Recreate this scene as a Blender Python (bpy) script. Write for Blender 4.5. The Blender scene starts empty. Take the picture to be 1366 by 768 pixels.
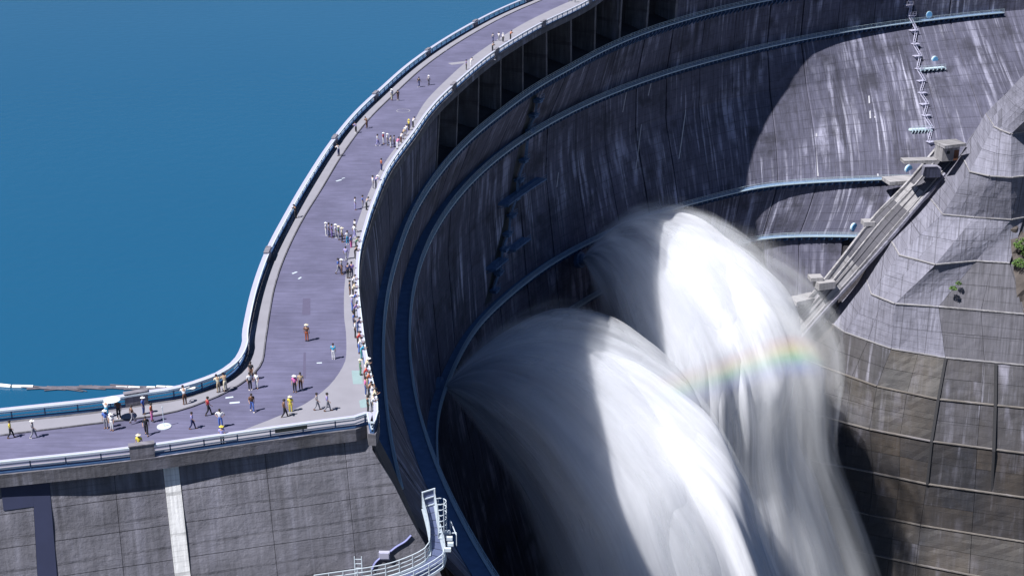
import bpy, bmesh, math, random
import numpy as np
from mathutils import Vector, Matrix, noise
from mathutils.geometry import tessellate_polygon
random.seed(7)
S = bpy.context.scene
COL = S.collection

# ------------------------------------------------------------------ camera
FPX, YH, CH = 1900.0, -370.0, 57.0            # focal length in photo pixels, horizon row, height above the crest
PITCH = math.atan((384 - YH) / FPX)
cd = bpy.data.cameras.new('camera'); cam = bpy.data.objects.new('camera', cd); COL.objects.link(cam)
cd.sensor_width = 36; cd.lens = 36 * FPX / 1366; cd.clip_start = 1; cd.clip_end = 20000
cam.location = (0, 0, CH); cam.rotation_euler = (math.pi / 2 - PITCH, 0, 0)
S.camera = cam
# ------------------------------------------------------------------ light
SUN_EL, SUN_AZ = math.radians(57), math.radians(236)      # azimuth of the sun, clockwise from +y
W = bpy.data.worlds.new('World'); S.world = W; W.use_nodes = True
nt = W.node_tree; nt.nodes.clear()
sk = nt.nodes.new('ShaderNodeTexSky'); sk.sky_type = 'NISHITA'; sk.sun_disc = False
sk.sun_elevation = SUN_EL; sk.sun_rotation = SUN_AZ; sk.altitude = 1800; sk.air_density = 0.85; sk.dust_density = 0.0; sk.ozone_density = 6.0
bg = nt.nodes.new('ShaderNodeBackground'); bg.inputs[1].default_value = 0.05
wo = nt.nodes.new('ShaderNodeOutputWorld'); nt.links.new(sk.outputs[0], bg.inputs[0]); nt.links.new(bg.outputs[0], wo.inputs[0])
sd = bpy.data.lights.new('sun', 'SUN'); sd.energy = 5.0; sd.angle = math.radians(0.5); sd.color = (1.0, 0.975, 0.95)
sun = bpy.data.objects.new('sun', sd); COL.objects.link(sun)
to_sun = Vector((math.sin(SUN_AZ) * math.cos(SUN_EL), math.cos(SUN_AZ) * math.cos(SUN_EL), math.sin(SUN_EL)))
sun.rotation_euler = to_sun.to_track_quat('Z', 'Y').to_euler()
S.view_settings.view_transform = 'Standard'; S.view_settings.look = 'None'; S.view_settings.exposure = 0.62; S.view_settings.gamma = 1
S.cycles.max_bounces = 10; S.cycles.diffuse_bounces = 2; S.cycles.transparent_max_bounces = 48
S.cycles.use_denoising = True
S.cycles.caustics_reflective = False; S.cycles.caustics_refractive = False

# ------------------------------------------------------------------ helpers
_c, _s = math.cos(PITCH), math.sin(PITCH)
def at(x, y, z=0.0):
    """the point at height z that the photograph shows at pixel x, y"""
    dx = (x - 683) / FPX; dy = -(y - 384) / FPX
    t = (z - CH) / (-_s + dy * _c)
    return Vector((dx * t, (_c + dy * _s) * t, z))
def pix(p):
    zc = p[1] * _c - (p[2] - CH) * _s; yc = p[1] * _s + (p[2] - CH) * _c
    return 683 + FPX * p[0] / zc, 384 - FPX * yc / zc

def tag(o, label=None, cat=None, group=None, kind=None):
    if label: o['label'] = label
    if cat: o['category'] = cat
    if group: o['group'] = group
    if kind: o['kind'] = kind
    return o
def thing(name, label, cat, loc=(0, 0, 0), rz=0.0, group=None):
    o = bpy.data.objects.new(name, None); COL.objects.link(o)
    o.location = loc; o.rotation_euler = (0, 0, rz); o.empty_display_size = 0.5
    return tag(o, label, cat, group)
def link(me, name, parent=None, mat=None):
    o = bpy.data.objects.new(name, me); COL.objects.link(o)
    if parent: o.parent = parent
    if mat and not me.materials: me.materials.append(mat)
    return o
class MB:
    def __init__(s): s.v = []; s.f = []; s.uv = []
    def vert(s, p, uv=(0, 0)):
        s.v.append(tuple(p)); s.uv.append(uv); return len(s.v) - 1
    def grid(s, P, UV=None):
        """P[i][j] rows of points"""
        n, m = len(P), len(P[0]); b = len(s.v)
        for i in range(n):
            for j in range(m): s.vert(P[i][j], UV[i][j] if UV else (P[i][j][0], P[i][j][2]))
        for i in range(n - 1):
            for j in range(m - 1):
                a = b + i * m + j; s.f.append((a, a + 1, a + m + 1, a + m))
        return s
    def box(s, c, d, R=None):
        b = len(s.v); R = R or Matrix.Identity(3); c = Vector(c)
        for k in range(8):
            q = Vector(((k & 1) - .5, ((k >> 1) & 1) - .5, ((k >> 2) & 1) - .5)); q = Vector((q.x * d[0], q.y * d[1], q.z * d[2]))
            w = c + R @ q; s.vert(w, (w.x + w.y, w.z))
        for f in ((0, 2, 3, 1), (4, 5, 7, 6), (0, 1, 5, 4), (2, 6, 7, 3), (0, 4, 6, 2), (1, 3, 7, 5)): s.f.append(tuple(b + i for i in f))
        return s
    def bar(s, a, b_, w, h=None):
        a = Vector(a); b_ = Vector(b_); d = b_ - a; L = d.length
        if L < 1e-6: return s
        x = d / L; up = Vector((0, 0, 1)) if abs(x.z) < .95 else Vector((1, 0, 0))
        y = up.cross(x).normalized(); z = x.cross(y)
        return s.box((a + b_) / 2, (L, w, h or w), Matrix((x, y, z)).transposed())
    def tube(s, a, b_, r0, r1=None, n=8, cap=True):
        a = Vector(a); b_ = Vector(b_); d = (b_ - a).normalized(); r1 = r0 if r1 is None else r1
        u = d.orthogonal().normalized(); w = d.cross(u); b = len(s.v)
        for p, r in ((a, r0), (b_, r1)):
            for k in range(n):
                t = 2 * math.pi * k / n; s.vert(p + (u * math.cos(t) + w * math.sin(t)) * r, (t * r, p.z))
        for k in range(n):
            k2 = (k + 1) % n; s.f.append((b + k, b + k2, b + n + k2, b + n + k))
        if cap: s.f.append(tuple(b + k for k in reversed(range(n)))); s.f.append(tuple(b + n + k for k in range(n)))
        return s
    def sweep(s, pts, prof, closed=True):
        """profile (across, up) swept along a plan curve; across is to the left of travel"""
        n = len(pts); m = len(prof); b = len(s.v); L = 0
        for i, p in enumerate(pts):
            t = (Vector(pts[min(i + 1, n - 1)]) - Vector(pts[max(i - 1, 0)])); t.z = 0; t.normalize()
            nn = Vector((-t.y, t.x, 0)); L += (Vector(p) - Vector(pts[i - 1])).length if i else 0; q = 0
            for j, (a, h) in enumerate(prof):
                if j: q += math.hypot(a - prof[j - 1][0], h - prof[j - 1][1])
                s.vert(Vector(p) + nn * a + Vector((0, 0, h)), (L, q))
        for i in range(n - 1):
            for j in range(m if closed else m - 1):
                j2 = (j + 1) % m; s.f.append((b + i * m + j, b + i * m + j2, b + (i + 1) * m + j2, b + (i + 1) * m + j))
        if closed: s.f.append(tuple(b + j for j in range(m))); s.f.append(tuple(b + (n - 1) * m + j for j in reversed(range(m))))
        return s
    def poly(s, P, z0, z1=None):
        """filled plan polygon at z0, or a prism from z1 up to z0"""
        b = len(s.v); n = len(P); P3 = [Vector((p[0], p[1], 0)) for p in P]
        for p in P: s.vert((p[0], p[1], z0), (p[0], p[1]))
        for t in tessellate_polygon([P3]):
            A, B, C = (P3[i] for i in t); ccw = (B - A).cross(C - A).z > 0
            s.f.append(tuple(b + i for i in (t if ccw else reversed(t))))
        if z1 is not None:
            L = 0
            for i in range(n):
                p, q = P[i], P[(i + 1) % n]; l = math.hypot(q[0] - p[0], q[1] - p[1]); k = len(s.v)
                for (w, z, u) in ((p, z1, L), (q, z1, L + l), (q, z0, L + l), (p, z0, L)): s.vert((w[0], w[1], z), (u, z))
                s.f.append((k, k + 1, k + 2, k + 3)); L += l
        return s
    def mesh(s, name, mat=None, smooth=False):
        me = bpy.data.meshes.new(name); me.from_pydata(s.v, [], s.f)
        ul = me.uv_layers.new(name='UVMap'); li = np.empty(len(me.loops), dtype=np.int32); me.loops.foreach_get('vertex_index', li)
        ul.data.foreach_set('uv', np.array(s.uv, dtype=np.float32)[li].ravel())
        if mat: me.materials.append(mat)
        if smooth: me.polygons.foreach_set('use_smooth', [True] * len(me.polygons))
        return me
    def build(s, name, mat, parent=None, smooth=False):
        return link(s.mesh(name, mat, smooth), name, parent)

def resample(P, step=None, n=None):
    """smooth Catmull-Rom through P, sampled evenly"""
    P = [Vector(p) for p in P]; Q = [P[0] * 2 - P[1]] + P + [P[-1] * 2 - P[-2]]; D = []
    for i in range(1, len(Q) - 2):
        a, b, c, d = Q[i - 1:i + 3]
        for k in range(12):
            t = k / 12; D.append(.5 * ((2 * b) + (c - a) * t + (2 * a - 5 * b + 4 * c - d) * t * t + (3 * b - a - 3 * c + d) * t ** 3))
    D.append(P[-1]); L = [0]
    for a, b in zip(D, D[1:]): L.append(L[-1] + (b - a).length)
    n = n or max(2, int(round(L[-1] / step)) + 1); out = []; k = 0
    for i in range(n):
        s_ = L[-1] * i / (n - 1)
        while k < len(L) - 2 and L[k + 1] < s_: k += 1
        t = (s_ - L[k]) / max(1e-9, L[k + 1] - L[k]); out.append(D[k].lerp(D[k + 1], t))
    return out
def offset(P, d):
    """plan curve moved d metres to the left of travel"""
    out = []
    for i, p in enumerate(P):
        t = P[min(i + 1, len(P) - 1)] - P[max(i - 1, 0)]; t = Vector((t.x, t.y, 0)).normalized()
        out.append(Vector((p.x - t.y * d, p.y + t.x * d, p.z)))
    return out

# ------------------------------------------------------------------ materials
def new_mat(name):
    m = bpy.data.materials.new(name); m.use_nodes = True; t = m.node_tree; t.nodes.clear()
    return m, t, (lambda k, **kw: _node(t, k, kw)), t.links.new
def _node(t, k, kw):
    n = t.nodes.new(k)
    for a, b in kw.items(): setattr(n, a, b)
    return n
def paint(name, col, rough=.6, metal=0.0, var=.15, scale=3.0):
    col = tuple(c * .9 for c in col)
    m, t, N, L = new_mat(name)
    p = N('ShaderNodeBsdfPrincipled'); p.inputs['Roughness'].default_value = rough; p.inputs['Metallic'].default_value = metal
    tc = N('ShaderNodeTexCoord'); no = N('ShaderNodeTexNoise'); no.inputs['Scale'].default_value = scale; no.inputs['Detail'].default_value = 5
    L(tc.outputs['Object'], no.inputs['Vector'])
    mx = N('ShaderNodeMix', data_type='RGBA'); L(no.outputs[0], mx.inputs[0])
    mx.inputs[6].default_value = (*[c * (1 - var) for c in col], 1); mx.inputs[7].default_value = (*[min(1, c * (1 + var)) for c in col], 1)
    L(mx.outputs[2], p.inputs['Base Color']); o = N('ShaderNodeOutputMaterial'); L(p.outputs[0], o.inputs[0])
    return m
def concrete(name, base, dark=.45, streak=.6, white=.3, lift=2.0, seed=0.0, brown=0.0, rough=.85, bump=.25, panel=0.0, wet=0.0):
    """board marked concrete in a metre UV: u along the wall, v height"""
    base = tuple(c * .86 for c in base)
    m, t, N, L = new_mat(name)
    p = N('ShaderNodeBsdfPrincipled'); p.inputs['Roughness'].default_value = rough
    tc = N('ShaderNodeUVMap'); 
    def mp(sx, sy, off=0.0):
        q = N('ShaderNodeMapping'); q.inputs['Scale'].default_value = (sx, sy, 1); q.inputs['Location'].default_value = (seed + off, seed * .7 + off * 1.3, seed)
        L(tc.outputs[0], q.inputs[0]); return q
    def ns(sx, sy, sc=1.0, det=6, off=0.0, ro=.6):
        n = N('ShaderNodeTexNoise'); n.inputs['Scale'].default_value = sc; n.inputs['Detail'].default_value = det; n.inputs['Roughness'].default_value = ro
        L(mp(sx, sy, off).outputs[0], n.inputs[0]); return n.outputs[0]
    def ramp(src, a, b, lo=0.0, hi=1.0):
        r = N('ShaderNodeMapRange'); r.inputs[1].default_value = a; r.inputs[2].default_value = b; r.inputs[3].default_value = lo; r.inputs[4].default_value = hi
        L(src, r.inputs[0]); return r.outputs[0]
    def mul(a, b, op='MULTIPLY'):
        n = N('ShaderNodeMath', operation=op)
        for i, x in enumerate((a, b)):
            if isinstance(x, (int, float)): n.inputs[i].default_value = x
            else: L(x, n.inputs[i])
        return n.outputs[0]
    col = None
    def mixc(f, a, b, mode='MIX'):
        n = N('ShaderNodeMix', data_type='RGBA', blend_type=mode)
        for i, x in ((0, f), (6, a), (7, b)):
            if isinstance(x, (int, float)): n.inputs[i].default_value = x
            elif isinstance(x, tuple): n.inputs[i].default_value = (*x, 1) if len(x) == 3 else x
            else: L(x, n.inputs[i])
        return n.outputs[2]
    B = base; Dk = tuple(c * dark for c in base)
    col = mixc(ramp(ns(.06, .06, 1, 8), .35, .68), Dk, B)                           # broad mottling
    col = mixc(ramp(ns(.5, .5, 1, 8, 3), .3, .75, 0, .55), col, tuple(min(.9, c * 1.35) for c in B))
    # dark runs down the wall
    st = mul(ramp(ns(.9, .035, 1, 6, 7), .47, .7), ramp(ns(.07, .02, 1, 3, 17), .4, .62))
    col = mixc(mul(st, streak), col, tuple(c * .16 for c in base))
    # close vertical weathering
    pm = ramp(ns(.05, .06, 1, 4, 111), .38, .6, .25, 1); col = mixc(mul(ramp(ns(2.2, .14, 1, 5, 83), .4, .68, 0, .5), pm), col, tuple(c * 2.0 for c in base)); col = mixc(mul(ramp(ns(1.8, .10, 1, 5, 97), .45, .68, 0, .6), pm), col, tuple(c * .4 for c in base))
    # pale lime runs
    wh = mul(ramp(ns(.8, .04, 1, 7, 11), .53, .70), ramp(ns(.09, .05, 1, 4, 29), .45, .6))
    col = mixc(mul(wh, white), col, (.56, .56, .70))
    # washed out pale areas and sooty patches
    col = mixc(mul(mul(ramp(ns(.35, .06, 1, 7, 131), .5, .64), ramp(ns(.045, .05, 1, 3, 137), .47, .6)), white * .8), col, (.42, .42, .55))
    col = mixc(mul(ramp(ns(.10, .14, 1, 8, 151), .52, .66), streak * .8), col, tuple(c * .3 for c in base))
    if brown:
        col = mixc(mul(ramp(ns(.05, .03, 1, 5, 41), .36, .6), brown), col, (.065, .048, .032))
    if wet:
        col = mixc(mul(ramp(ns(.12, .03, 1, 6, 53), .4, .62), wet), col, (.018, .017, .02))
    # form marks: horizontal lifts and board lines
    sp = N('ShaderNodeSeparateXYZ'); L(tc.outputs[0], sp.inputs[0])
    ly = mul(mul(sp.outputs[1], ns(.02, .3, 1, 3, 5), 'ADD'), 1.0 / lift)
    fr = N('ShaderNodeMath', operation='FRACT'); L(ly, fr.inputs[0])
    ln = mul(mul(fr.outputs[0], .09, 'LESS_THAN'), ramp(ns(.3, .8, 1, 4, 61), .35, .6, .1, 1))
    fr2 = N('ShaderNodeMath', operation='FRACT'); L(mul(sp.outputs[1], 1 / .45), fr2.inputs[0])
    ln2 = mul(fr2.outputs[0], .2, 'LESS_THAN')
    col = mixc(mul(ln, .5), col, tuple(c * .3 for c in base))
    col = mixc(mul(mul(ln2, ramp(ns(.2, .5, 1, 4, 71), .42, .6)), .3), col, tuple(c * .4 for c in base))
    if panel:
        fx = N('ShaderNodeMath', operation='FRACT'); L(mul(sp.outputs[0], 1 / panel), fx.inputs[0])
        col = mixc(mul(mul(fx.outputs[0], .04, 'LESS_THAN'), .55), col, tuple(c * .3 for c in base))
    L(col, p.inputs['Base Color'])
    bp_ = N('ShaderNodeBump'); bp_.inputs['Strength'].default_value = bump; bp_.inputs['Distance'].default_value = .25
    L(mul(mul(ns(1.2, 1.2, 1, 8, 9, .7), 1.0), mul(ln, -.6), 'ADD'), bp_.inputs['Height']); L(bp_.outputs[0], p.inputs['Normal'])
    o = N('ShaderNodeOutputMaterial'); L(p.outputs[0], o.inputs[0]); return m
M = {}
M['wall'] = concrete('dam_concrete', (.112, .112, .168), streak=1.0, white=1.0, bump=.35)
M['wall_dark'] = concrete('bay_shade_concrete', (.05, .045, .055), streak=.6, white=.05)  # shade of the bays put into a darker base; also backs the joints
M['wing'] = concrete('wing_concrete', (.19, .187, .225), dark=.3, streak=.35, white=.25, lift=2.6, seed=13, bump=.5)
M['fascia'] = concrete('fascia_concrete', (.17, .165, .19), dark=.5, streak=.6, white=.5, seed=3, lift=9)
M['slope'] = concrete('slope_concrete', (.215, .215, .275), dark=.72, streak=.25, white=.3, seed=23, lift=1.6, panel=6, bump=.4)
M['slope_grey'] = concrete('slope_grey_concrete', (.11, .108, .13), dark=.7, streak=.25, white=.1, seed=31, lift=3)
M['slope_wet'] = concrete('slope_wet_concrete', (.029, .030, .040), dark=.5, streak=.8, white=.3, seed=37, brown=.6, wet=.7, rough=.6)
M['slope_damp'] = concrete('slope_damp_concrete', (.07, .07, .09), dark=.4, streak=.9, white=.6, seed=67, brown=.25, wet=.6, rough=.7)
M['pale'] = concrete('pale_concrete', (.38, .37, .39), dark=.5, streak=.6, white=.4, seed=43, lift=5)
M['joint'] = paint('dark_joint', (.03, .03, .035), .9)  # dark grey of the drain joints
M['cap'] = paint('rail_cap_paint', (.46, .46, .60), .5, var=.08)
M['rail'] = paint('pale_blue_rail_paint', (.30, .50, .70), .45, var=.1)
M['rail_white'] = paint('white_rail_paint', (.62, .70, .78), .45, var=.1)
M['post'] = paint('blue_post_paint', (.05, .11, .24), .5)
M['gallery'] = paint('gallery_blue_paint', (.13, .22, .38), .7, var=.45, scale=.8)
M['gallery_pale'] = paint('gallery_pale_paint', (.55, .68, .76), .6, var=.15)
M['white_strip'] = concrete('white_painted_render', (.80, .80, .82), dark=.92, streak=.25, white=0, seed=5, lift=3.4)
M['navy'] = paint('navy_dark', (.028, .035, .085), .7, var=.2, scale=.6)  # even dark navy of the wing strip and crossband
M['hatch'] = paint('hatch_blue_paint', (.16, .42, .70), .5)
M['black'] = paint('black_panel', (.02, .03, .035), .5)
M['grate'] = paint('galvanised_grating', (.20, .24, .42), .6, var=.25, scale=2)
M['mint'] = paint('mint_coating', (.26, .36, .38), .8, var=.12)
M['door'] = paint('rust_brown_door', (.16, .07, .04), .7)

def road_mat():
    m, t, N, L = new_mat('paved_road')
    p = N('ShaderNodeBsdfPrincipled'); p.inputs['Roughness'].default_value = .85
    tc = N('ShaderNodeTexCoord')
    def ns(sc, det, v=None):
        n = N('ShaderNodeTexNoise'); n.inputs['Scale'].default_value = sc; n.inputs['Detail'].default_value = det; n.inputs['Roughness'].default_value = .65
        L(v or tc.outputs['Object'], n.inputs[0]); return n.outputs[0]
    r = N('ShaderNodeMapRange'); r.inputs[1].default_value = .35; r.inputs[2].default_value = .65; L(ns(.16, 8), r.inputs[0])
    mx = N('ShaderNodeMix', data_type='RGBA'); L(r.outputs[0], mx.inputs[0]); mx.inputs[6].default_value = (.088, .086, .150, 1); mx.inputs[7].default_value = (.130, .127, .215, 1)
    mp = N('ShaderNodeMapping'); mp.inputs['Scale'].default_value = (.25, 2.2, 1); L(tc.outputs['Object'], mp.inputs[0])
    r2 = N('ShaderNodeMapRange'); r2.inputs[1].default_value = .38; r2.inputs[2].default_value = .62; r2.inputs[3].default_value = .86; r2.inputs[4].default_value = 1.1; L(ns(1.0, 6, mp.outputs[0]), r2.inputs[0])
    m2 = N('ShaderNodeMix', data_type='RGBA', blend_type='MULTIPLY'); m2.inputs[0].default_value = 1; L(mx.outputs[2], m2.inputs[6]); L(r2.outputs[0], m2.inputs[7])
    # rows of setts across the road
    sp = N('ShaderNodeSeparateXYZ'); L(tc.outputs['Object'], sp.inputs[0])
    a = N('ShaderNodeMath', operation='MULTIPLY'); L(sp.outputs[1], a.inputs[0]); a.inputs[1].default_value = 1.15
    fr = N('ShaderNodeMath', operation='FRACT'); L(a.outputs[0], fr.inputs[0])
    lt = N('ShaderNodeMath', operation='LESS_THAN'); L(fr.outputs[0], lt.inputs[0]); lt.inputs[1].default_value = .16
    lm = N('ShaderNodeMath', operation='MULTIPLY'); L(lt.outputs[0], lm.inputs[0]); lm.inputs[1].default_value = .14
    m3 = N('ShaderNodeMix', data_type='RGBA'); L(lm.outputs[0], m3.inputs[0]); L(m2.outputs[2], m3.inputs[6]); m3.inputs[7].default_value = (.07, .065, .11, 1)
    L(m3.outputs[2], p.inputs['Base Color'])
    b = N('ShaderNodeBump'); b.inputs['Strength'].default_value = .3; b.inputs['Distance'].default_value = .03; L(ns(6, 5), b.inputs['Height']); L(b.outputs[0], p.inputs['Normal'])
    o = N('ShaderNodeOutputMaterial'); L(p.outputs[0], o.inputs[0]); return m
M['road'] = road_mat()
M['pavement'] = paint('pavement_concrete', (.27, .265, .31), .85, var=.14, scale=.5)
def water_mat():
    m, t, N, L = new_mat('lake_water')
    p = N('ShaderNodeBsdfPrincipled'); p.inputs['Roughness'].default_value = .22; p.inputs['IOR'].default_value = 1.33
    tc = N('ShaderNodeTexCoord'); n = N('ShaderNodeTexNoise'); n.inputs['Scale'].default_value = .006; n.inputs['Detail'].default_value = 4; L(tc.outputs['Object'], n.inputs[0])
    mx = N('ShaderNodeMix', data_type='RGBA'); L(n.outputs[0], mx.inputs[0]); mx.inputs[6].default_value = (.008, .070, .150, 1); mx.inputs[7].default_value = (.014, .095, .188, 1)
    L(mx.outputs[2], p.inputs['Base Color'])
    n2 = N('ShaderNodeTexNoise'); n2.inputs['Scale'].default_value = .5; n2.inputs['Detail'].default_value = 6; L(tc.outputs['Object'], n2.inputs[0])
    b = N('ShaderNodeBump'); b.inputs['Strength'].default_value = .2; b.inputs['Distance'].default_value = .3; L(n2.outputs[0], b.inputs['Height']); L(b.outputs[0], p.inputs['Normal'])
    o = N('ShaderNodeOutputMaterial'); L(p.outputs[0], o.inputs[0]); return m
M['water'] = water_mat()

# ------------------------------------------------------------------ the arch wall as a surface r(phi, z) about one centre
CX, CY = 220.0, 190.0
PH = [-30, -18, -10, 0, 10, 20, 30, 40, 50, 60, 70, 80, 95]
ROWS = [(0, [251, 245, 241.3, 237.5, 235.8, 237.2, 240.5, 245.5, 251, 257, 263, 270, 280]),
        (-14, [246, 242, 239.5, 237.5, 237, 237.4, 240.2, 246.3, 251.5, 256, 261, 268, 278]),
        (-27, [226, 231.5, 234, 237, 240.2, 243.2, 246, 249, 252, 256.5, 261, 267, 277]),
        (-40, [220, 226.5, 230.5, 235.5, 241, 244.5, 246.5, 248.5, 250, 246.5, 243, 246, 250]),
        (-60, [214, 220, 225, 231, 239, 243.6, 244.3, 242.4, 236.5, 217, 196, 180, 165]),
        (-74, [208, 214, 220, 228, 237, 242, 242.5, 242, 234, 204, 185, 168, 150]),
        (-100, [200, 206, 212, 221, 232, 237, 237, 235, 222, 190, 170, 150, 130]),
        (-150, [185, 192, 198, 206, 218, 223, 222, 218, 200, 168, 145, 130, 110])]
_dense = np.linspace(-30, 95, 501)
_k = np.exp(-np.linspace(-2, 2, 33) ** 2); _k /= _k.sum()
_tab = []
for _z, _r in ROWS:
    d_ = np.interp(_dense, PH, _r); d_ = np.convolve(np.pad(d_, 16, mode='reflect', reflect_type='odd'), _k, 'valid'); _tab.append(d_)
_tab = np.array(_tab); _zz = np.array([-z for z, _ in ROWS], float)
def wall_r(ph, z):
    col = (ph + 30) / .25; i = int(max(0, min(499, math.floor(col)))); t = max(0, min(1, col - i))
    c = _tab[:, i] * (1 - t) + _tab[:, i + 1] * t
    return float(np.interp(-z, _zz, c))
def wp(ph, z, out=0.0):
    """point on the downstream face at angle ph and height z, moved out metres off the wall"""
    r = wall_r(ph, z) - out; a = math.radians(ph)
    return Vector((CX - r * math.cos(a), CY + r * math.sin(a), z))
def polar(p): return math.degrees(math.atan2(p[1] - CY, CX - p[0])), math.hypot(p[0] - CX, p[1] - CY)
def hit(x, y):
    """where the line of sight through photo pixel x, y meets the arch wall: (phi, z)"""
    lo = None; z = 20.0
    while z > -150:
        p = at(x, y, z); ph, r = polar(p)
        if p.y > 60 and r > wall_r(ph, min(0, z)) and -30 < ph < 95 and z <= 0: break
        z -= .5
    a, b = z, z + .5
    for _ in range(12):
        mth = (a + b) / 2; ph, r = polar(at(x, y, mth))
        if r > wall_r(ph, min(0, mth)): a = mth
        else: b = mth
    return polar(at(x, y, a))[0], a

# ------------------------------------------------------------------ plan curves of the crest
DT = [(501, 548), (500, 531), (492, 496), (485, 463), (480, 423), (476.5, 390), (476, 370), (477, 347), (481, 322), (487, 301), (497, 270), (518, 221), (552, 174), (572, 146), (600, 117), (655, 71), (715, 34), (779, 3)]
Dp = [at(x, y, 1.1) for x, y in DT]
for p in Dp: p.z = 0
for ph in (38, 46, 54, 62, 70, 78, 86):
    a = math.radians(ph); r = wall_r(ph, 0); Dp.append(Vector((CX - r * math.cos(a), CY + r * math.sin(a), 0)))
Dline = resample(Dp, 1.4)                                   # downstream rail line, from the corner away over the arch
FT = [(-420, 682), (-250, 661), (-120, 645), (0, 631), (159, 614), (300, 594), (420, 577), (475, 570), (492, 565)]
Fp = [at(x, y, 0) for x, y in FT]
corner = resample(Fp[-2:] + [Vector((Dp[0].x - .15, Dp[0].y - 2.2, 0)), Dp[0] + Vector((0, 0, 0))], .35)
Fline = resample(Fp, 1.4)[:-1] + corner[2:-1]
UF = [(-420, 620), (-250, 598), (-120, 582), (0, 567), (130, 553), (200, 542), (243, 535), (286, 521), (309, 510), (329, 493), (339, 471), (340, 450), (351, 396), (368, 346), (391, 299.5), (418.5, 250)]
UK = [(-420, 638), (-250, 615), (-120, 597), (0, 581), (130, 565), (200, 556), (243, 547), (277, 534.5), (300, 524.5), (326, 509), (343, 493), (350, 479), (354, 449), (365, 385), (381, 338.5), (404, 292), (430, 250)]
U1 = [at(*q) for q in UF]; U2 = [at(*q) for q in UK]
wf = (U1[-1] - Vector((CX, CY, 0))).length - wall_r(polar(U1[-1])[0], 0); wk = (U2[-1] - Vector((CX, CY, 0))).length - wall_r(polar(U2[-1])[0], 0)
p0 = polar(U1[-1])[0]
for k in range(1, 20):
    ph = p0 + k * 4
    if ph > 88: break
    a = math.radians(ph); r = wall_r(ph, 0)
    U1.append(Vector((CX - (r + wf) * math.cos(a), CY + (r + wf) * math.sin(a), 0))); U2.append(Vector((CX - (r + wk) * math.cos(a), CY + (r + wk) * math.sin(a), 0)))
Ufoot = resample(U1, 1.4); Ukerb = resample(U2, 1.4)
Urail = offset(Ufoot, .85)                                   # left of travel = lake side
RE = [(-420, 676), (-250, 655), (-120, 639), (0, 624), (159, 607), (260, 592), (310, 580), (336, 570), (374, 555), (408, 539), (438, 516.5), (455, 494), (461.6, 477), (461.6, 445), (459, 420), (460, 378.5), (468, 329), (479, 292), (497, 247), (518, 211), (546, 174)]
R1 = [at(*q) for q in RE]; p0 = polar(R1[-1])[0]
for k in range(1, 20):
    ph = p0 + k * 4
    if ph > 88: break
    a = math.radians(ph); r = wall_r(ph, 0) + .45; R1.append(Vector((CX - r * math.cos(a), CY + r * math.sin(a), 0)))
Redge = resample(R1, 1.4)
outer = Fline + Dline                                        # whole downstream edge, left to right
uo = offset(Urail, .3); do = offset(outer, -.3)
def P2(L): return [(p.x, p.y) for p in L]

deck = MB().poly(P2(do) + P2(uo)[::-1], 0.0, -1.15).build('crest_deck', M['fascia']); tag(deck, kind='structure')
road = MB().poly(P2(Redge) + P2(Ukerb)[::-1], 0.012).build('road', M['road']); tag(road, kind='structure')
pv = MB().poly(P2(Ukerb) + P2(Ufoot)[::-1], 0.15, 0.004).build('pavement_lakeside', M['pavement']); tag(pv, kind='structure')
pv = MB().poly(P2(offset(outer, .05)) + P2(Redge)[::-1], 0.10, 0.004).build('pavement_valleyside', M['pavement']); tag(pv, kind='structure')
kb = MB().sweep(Ukerb, [(-.12, .004), (-.12, .13), (.0, .135), (.0, .004)]).build('kerb', M['fascia']); tag(kb, kind='structure')
# lake side of the dam body
MB().sweep(offset(Urail, -.3), [(0, -1.15), (0, -60), (-1, -60), (-1, -1.15)], closed=False).build('dam_back', M['wall'])['kind'] = 'structure'

# ------------------------------------------------------------------ the lake
LZ = -6.0
far = []
for i, p in enumerate(Urail):
    pass
lake = MB(); up = offset(Urail, .25)
lake.poly(P2(up) + [(up[-1].x + 200, up[-1].y + 900), (up[-1].x, 6000), (-6000, 6000), (-6000, up[0].y - 200), (up[0].x - 300, up[0].y - 60)], LZ)
tag(lake.build('lake', M['water']), kind='structure')

# ------------------------------------------------------------------ the arch dam
STEP = 3.35; PHI0 = 10.6
dam = thing('arch_dam', 'huge curved concrete arch dam wall dropping from the crowded crest road', 'dam')
LEV = [-1.2, -14, -27, -60, -74, -110, -150]
edges = [PHI0 + STEP * k for k in range(-8, 25)]
n_blocks = 0
def lean(ph, z):
    return ph - float(np.interp(-z, [0, 27, 40, 60, 74, 110, 150], [0, 0, .9, 4.3, 6.3, 9, 12])) * min(1.25, max(0.0, (ph - 38) / 22))
for a, b in zip(edges, edges[1:]):
    bay = a > PHI0 - .1 and b < PHI0 + STEP * 10 + .1
    for zt, zb in zip(LEV, LEV[1:]):
        if zt == -1.2 and bay: continue
        if b > 62 and zb < -100: continue
        mb = MB(); k = round((a - PHI0) / STEP); g = .012 + (.11 if k % 4 == 1 else .03 if k % 2 else 0)
        n = max(3, int((zt - zb) / 3)); PHS = [a + g, (a * 2 + b) / 3, (a + 2 * b) / 3, b - g]
        P = []; UV = []
        for i in range(n + 1):
            z = zt + (zb - zt) * i / n; row = []; uvr = []
            top = .9 * max(0, (z + 5) / 3.8) if z > -5 else 0
            for j, ph in enumerate([PHS[0]] + PHS + [PHS[3]]):
                row.append(wp(lean(ph, z), z, -1.0 if j in (0, 5) else -top)); uvr.append((ph * 4.2, z))
            P.append(row); UV.append(uvr)
        mb.grid(P[::-1], UV[::-1]); mb.build('concrete_block', M['wall'], dam); n_blocks += 1
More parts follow.
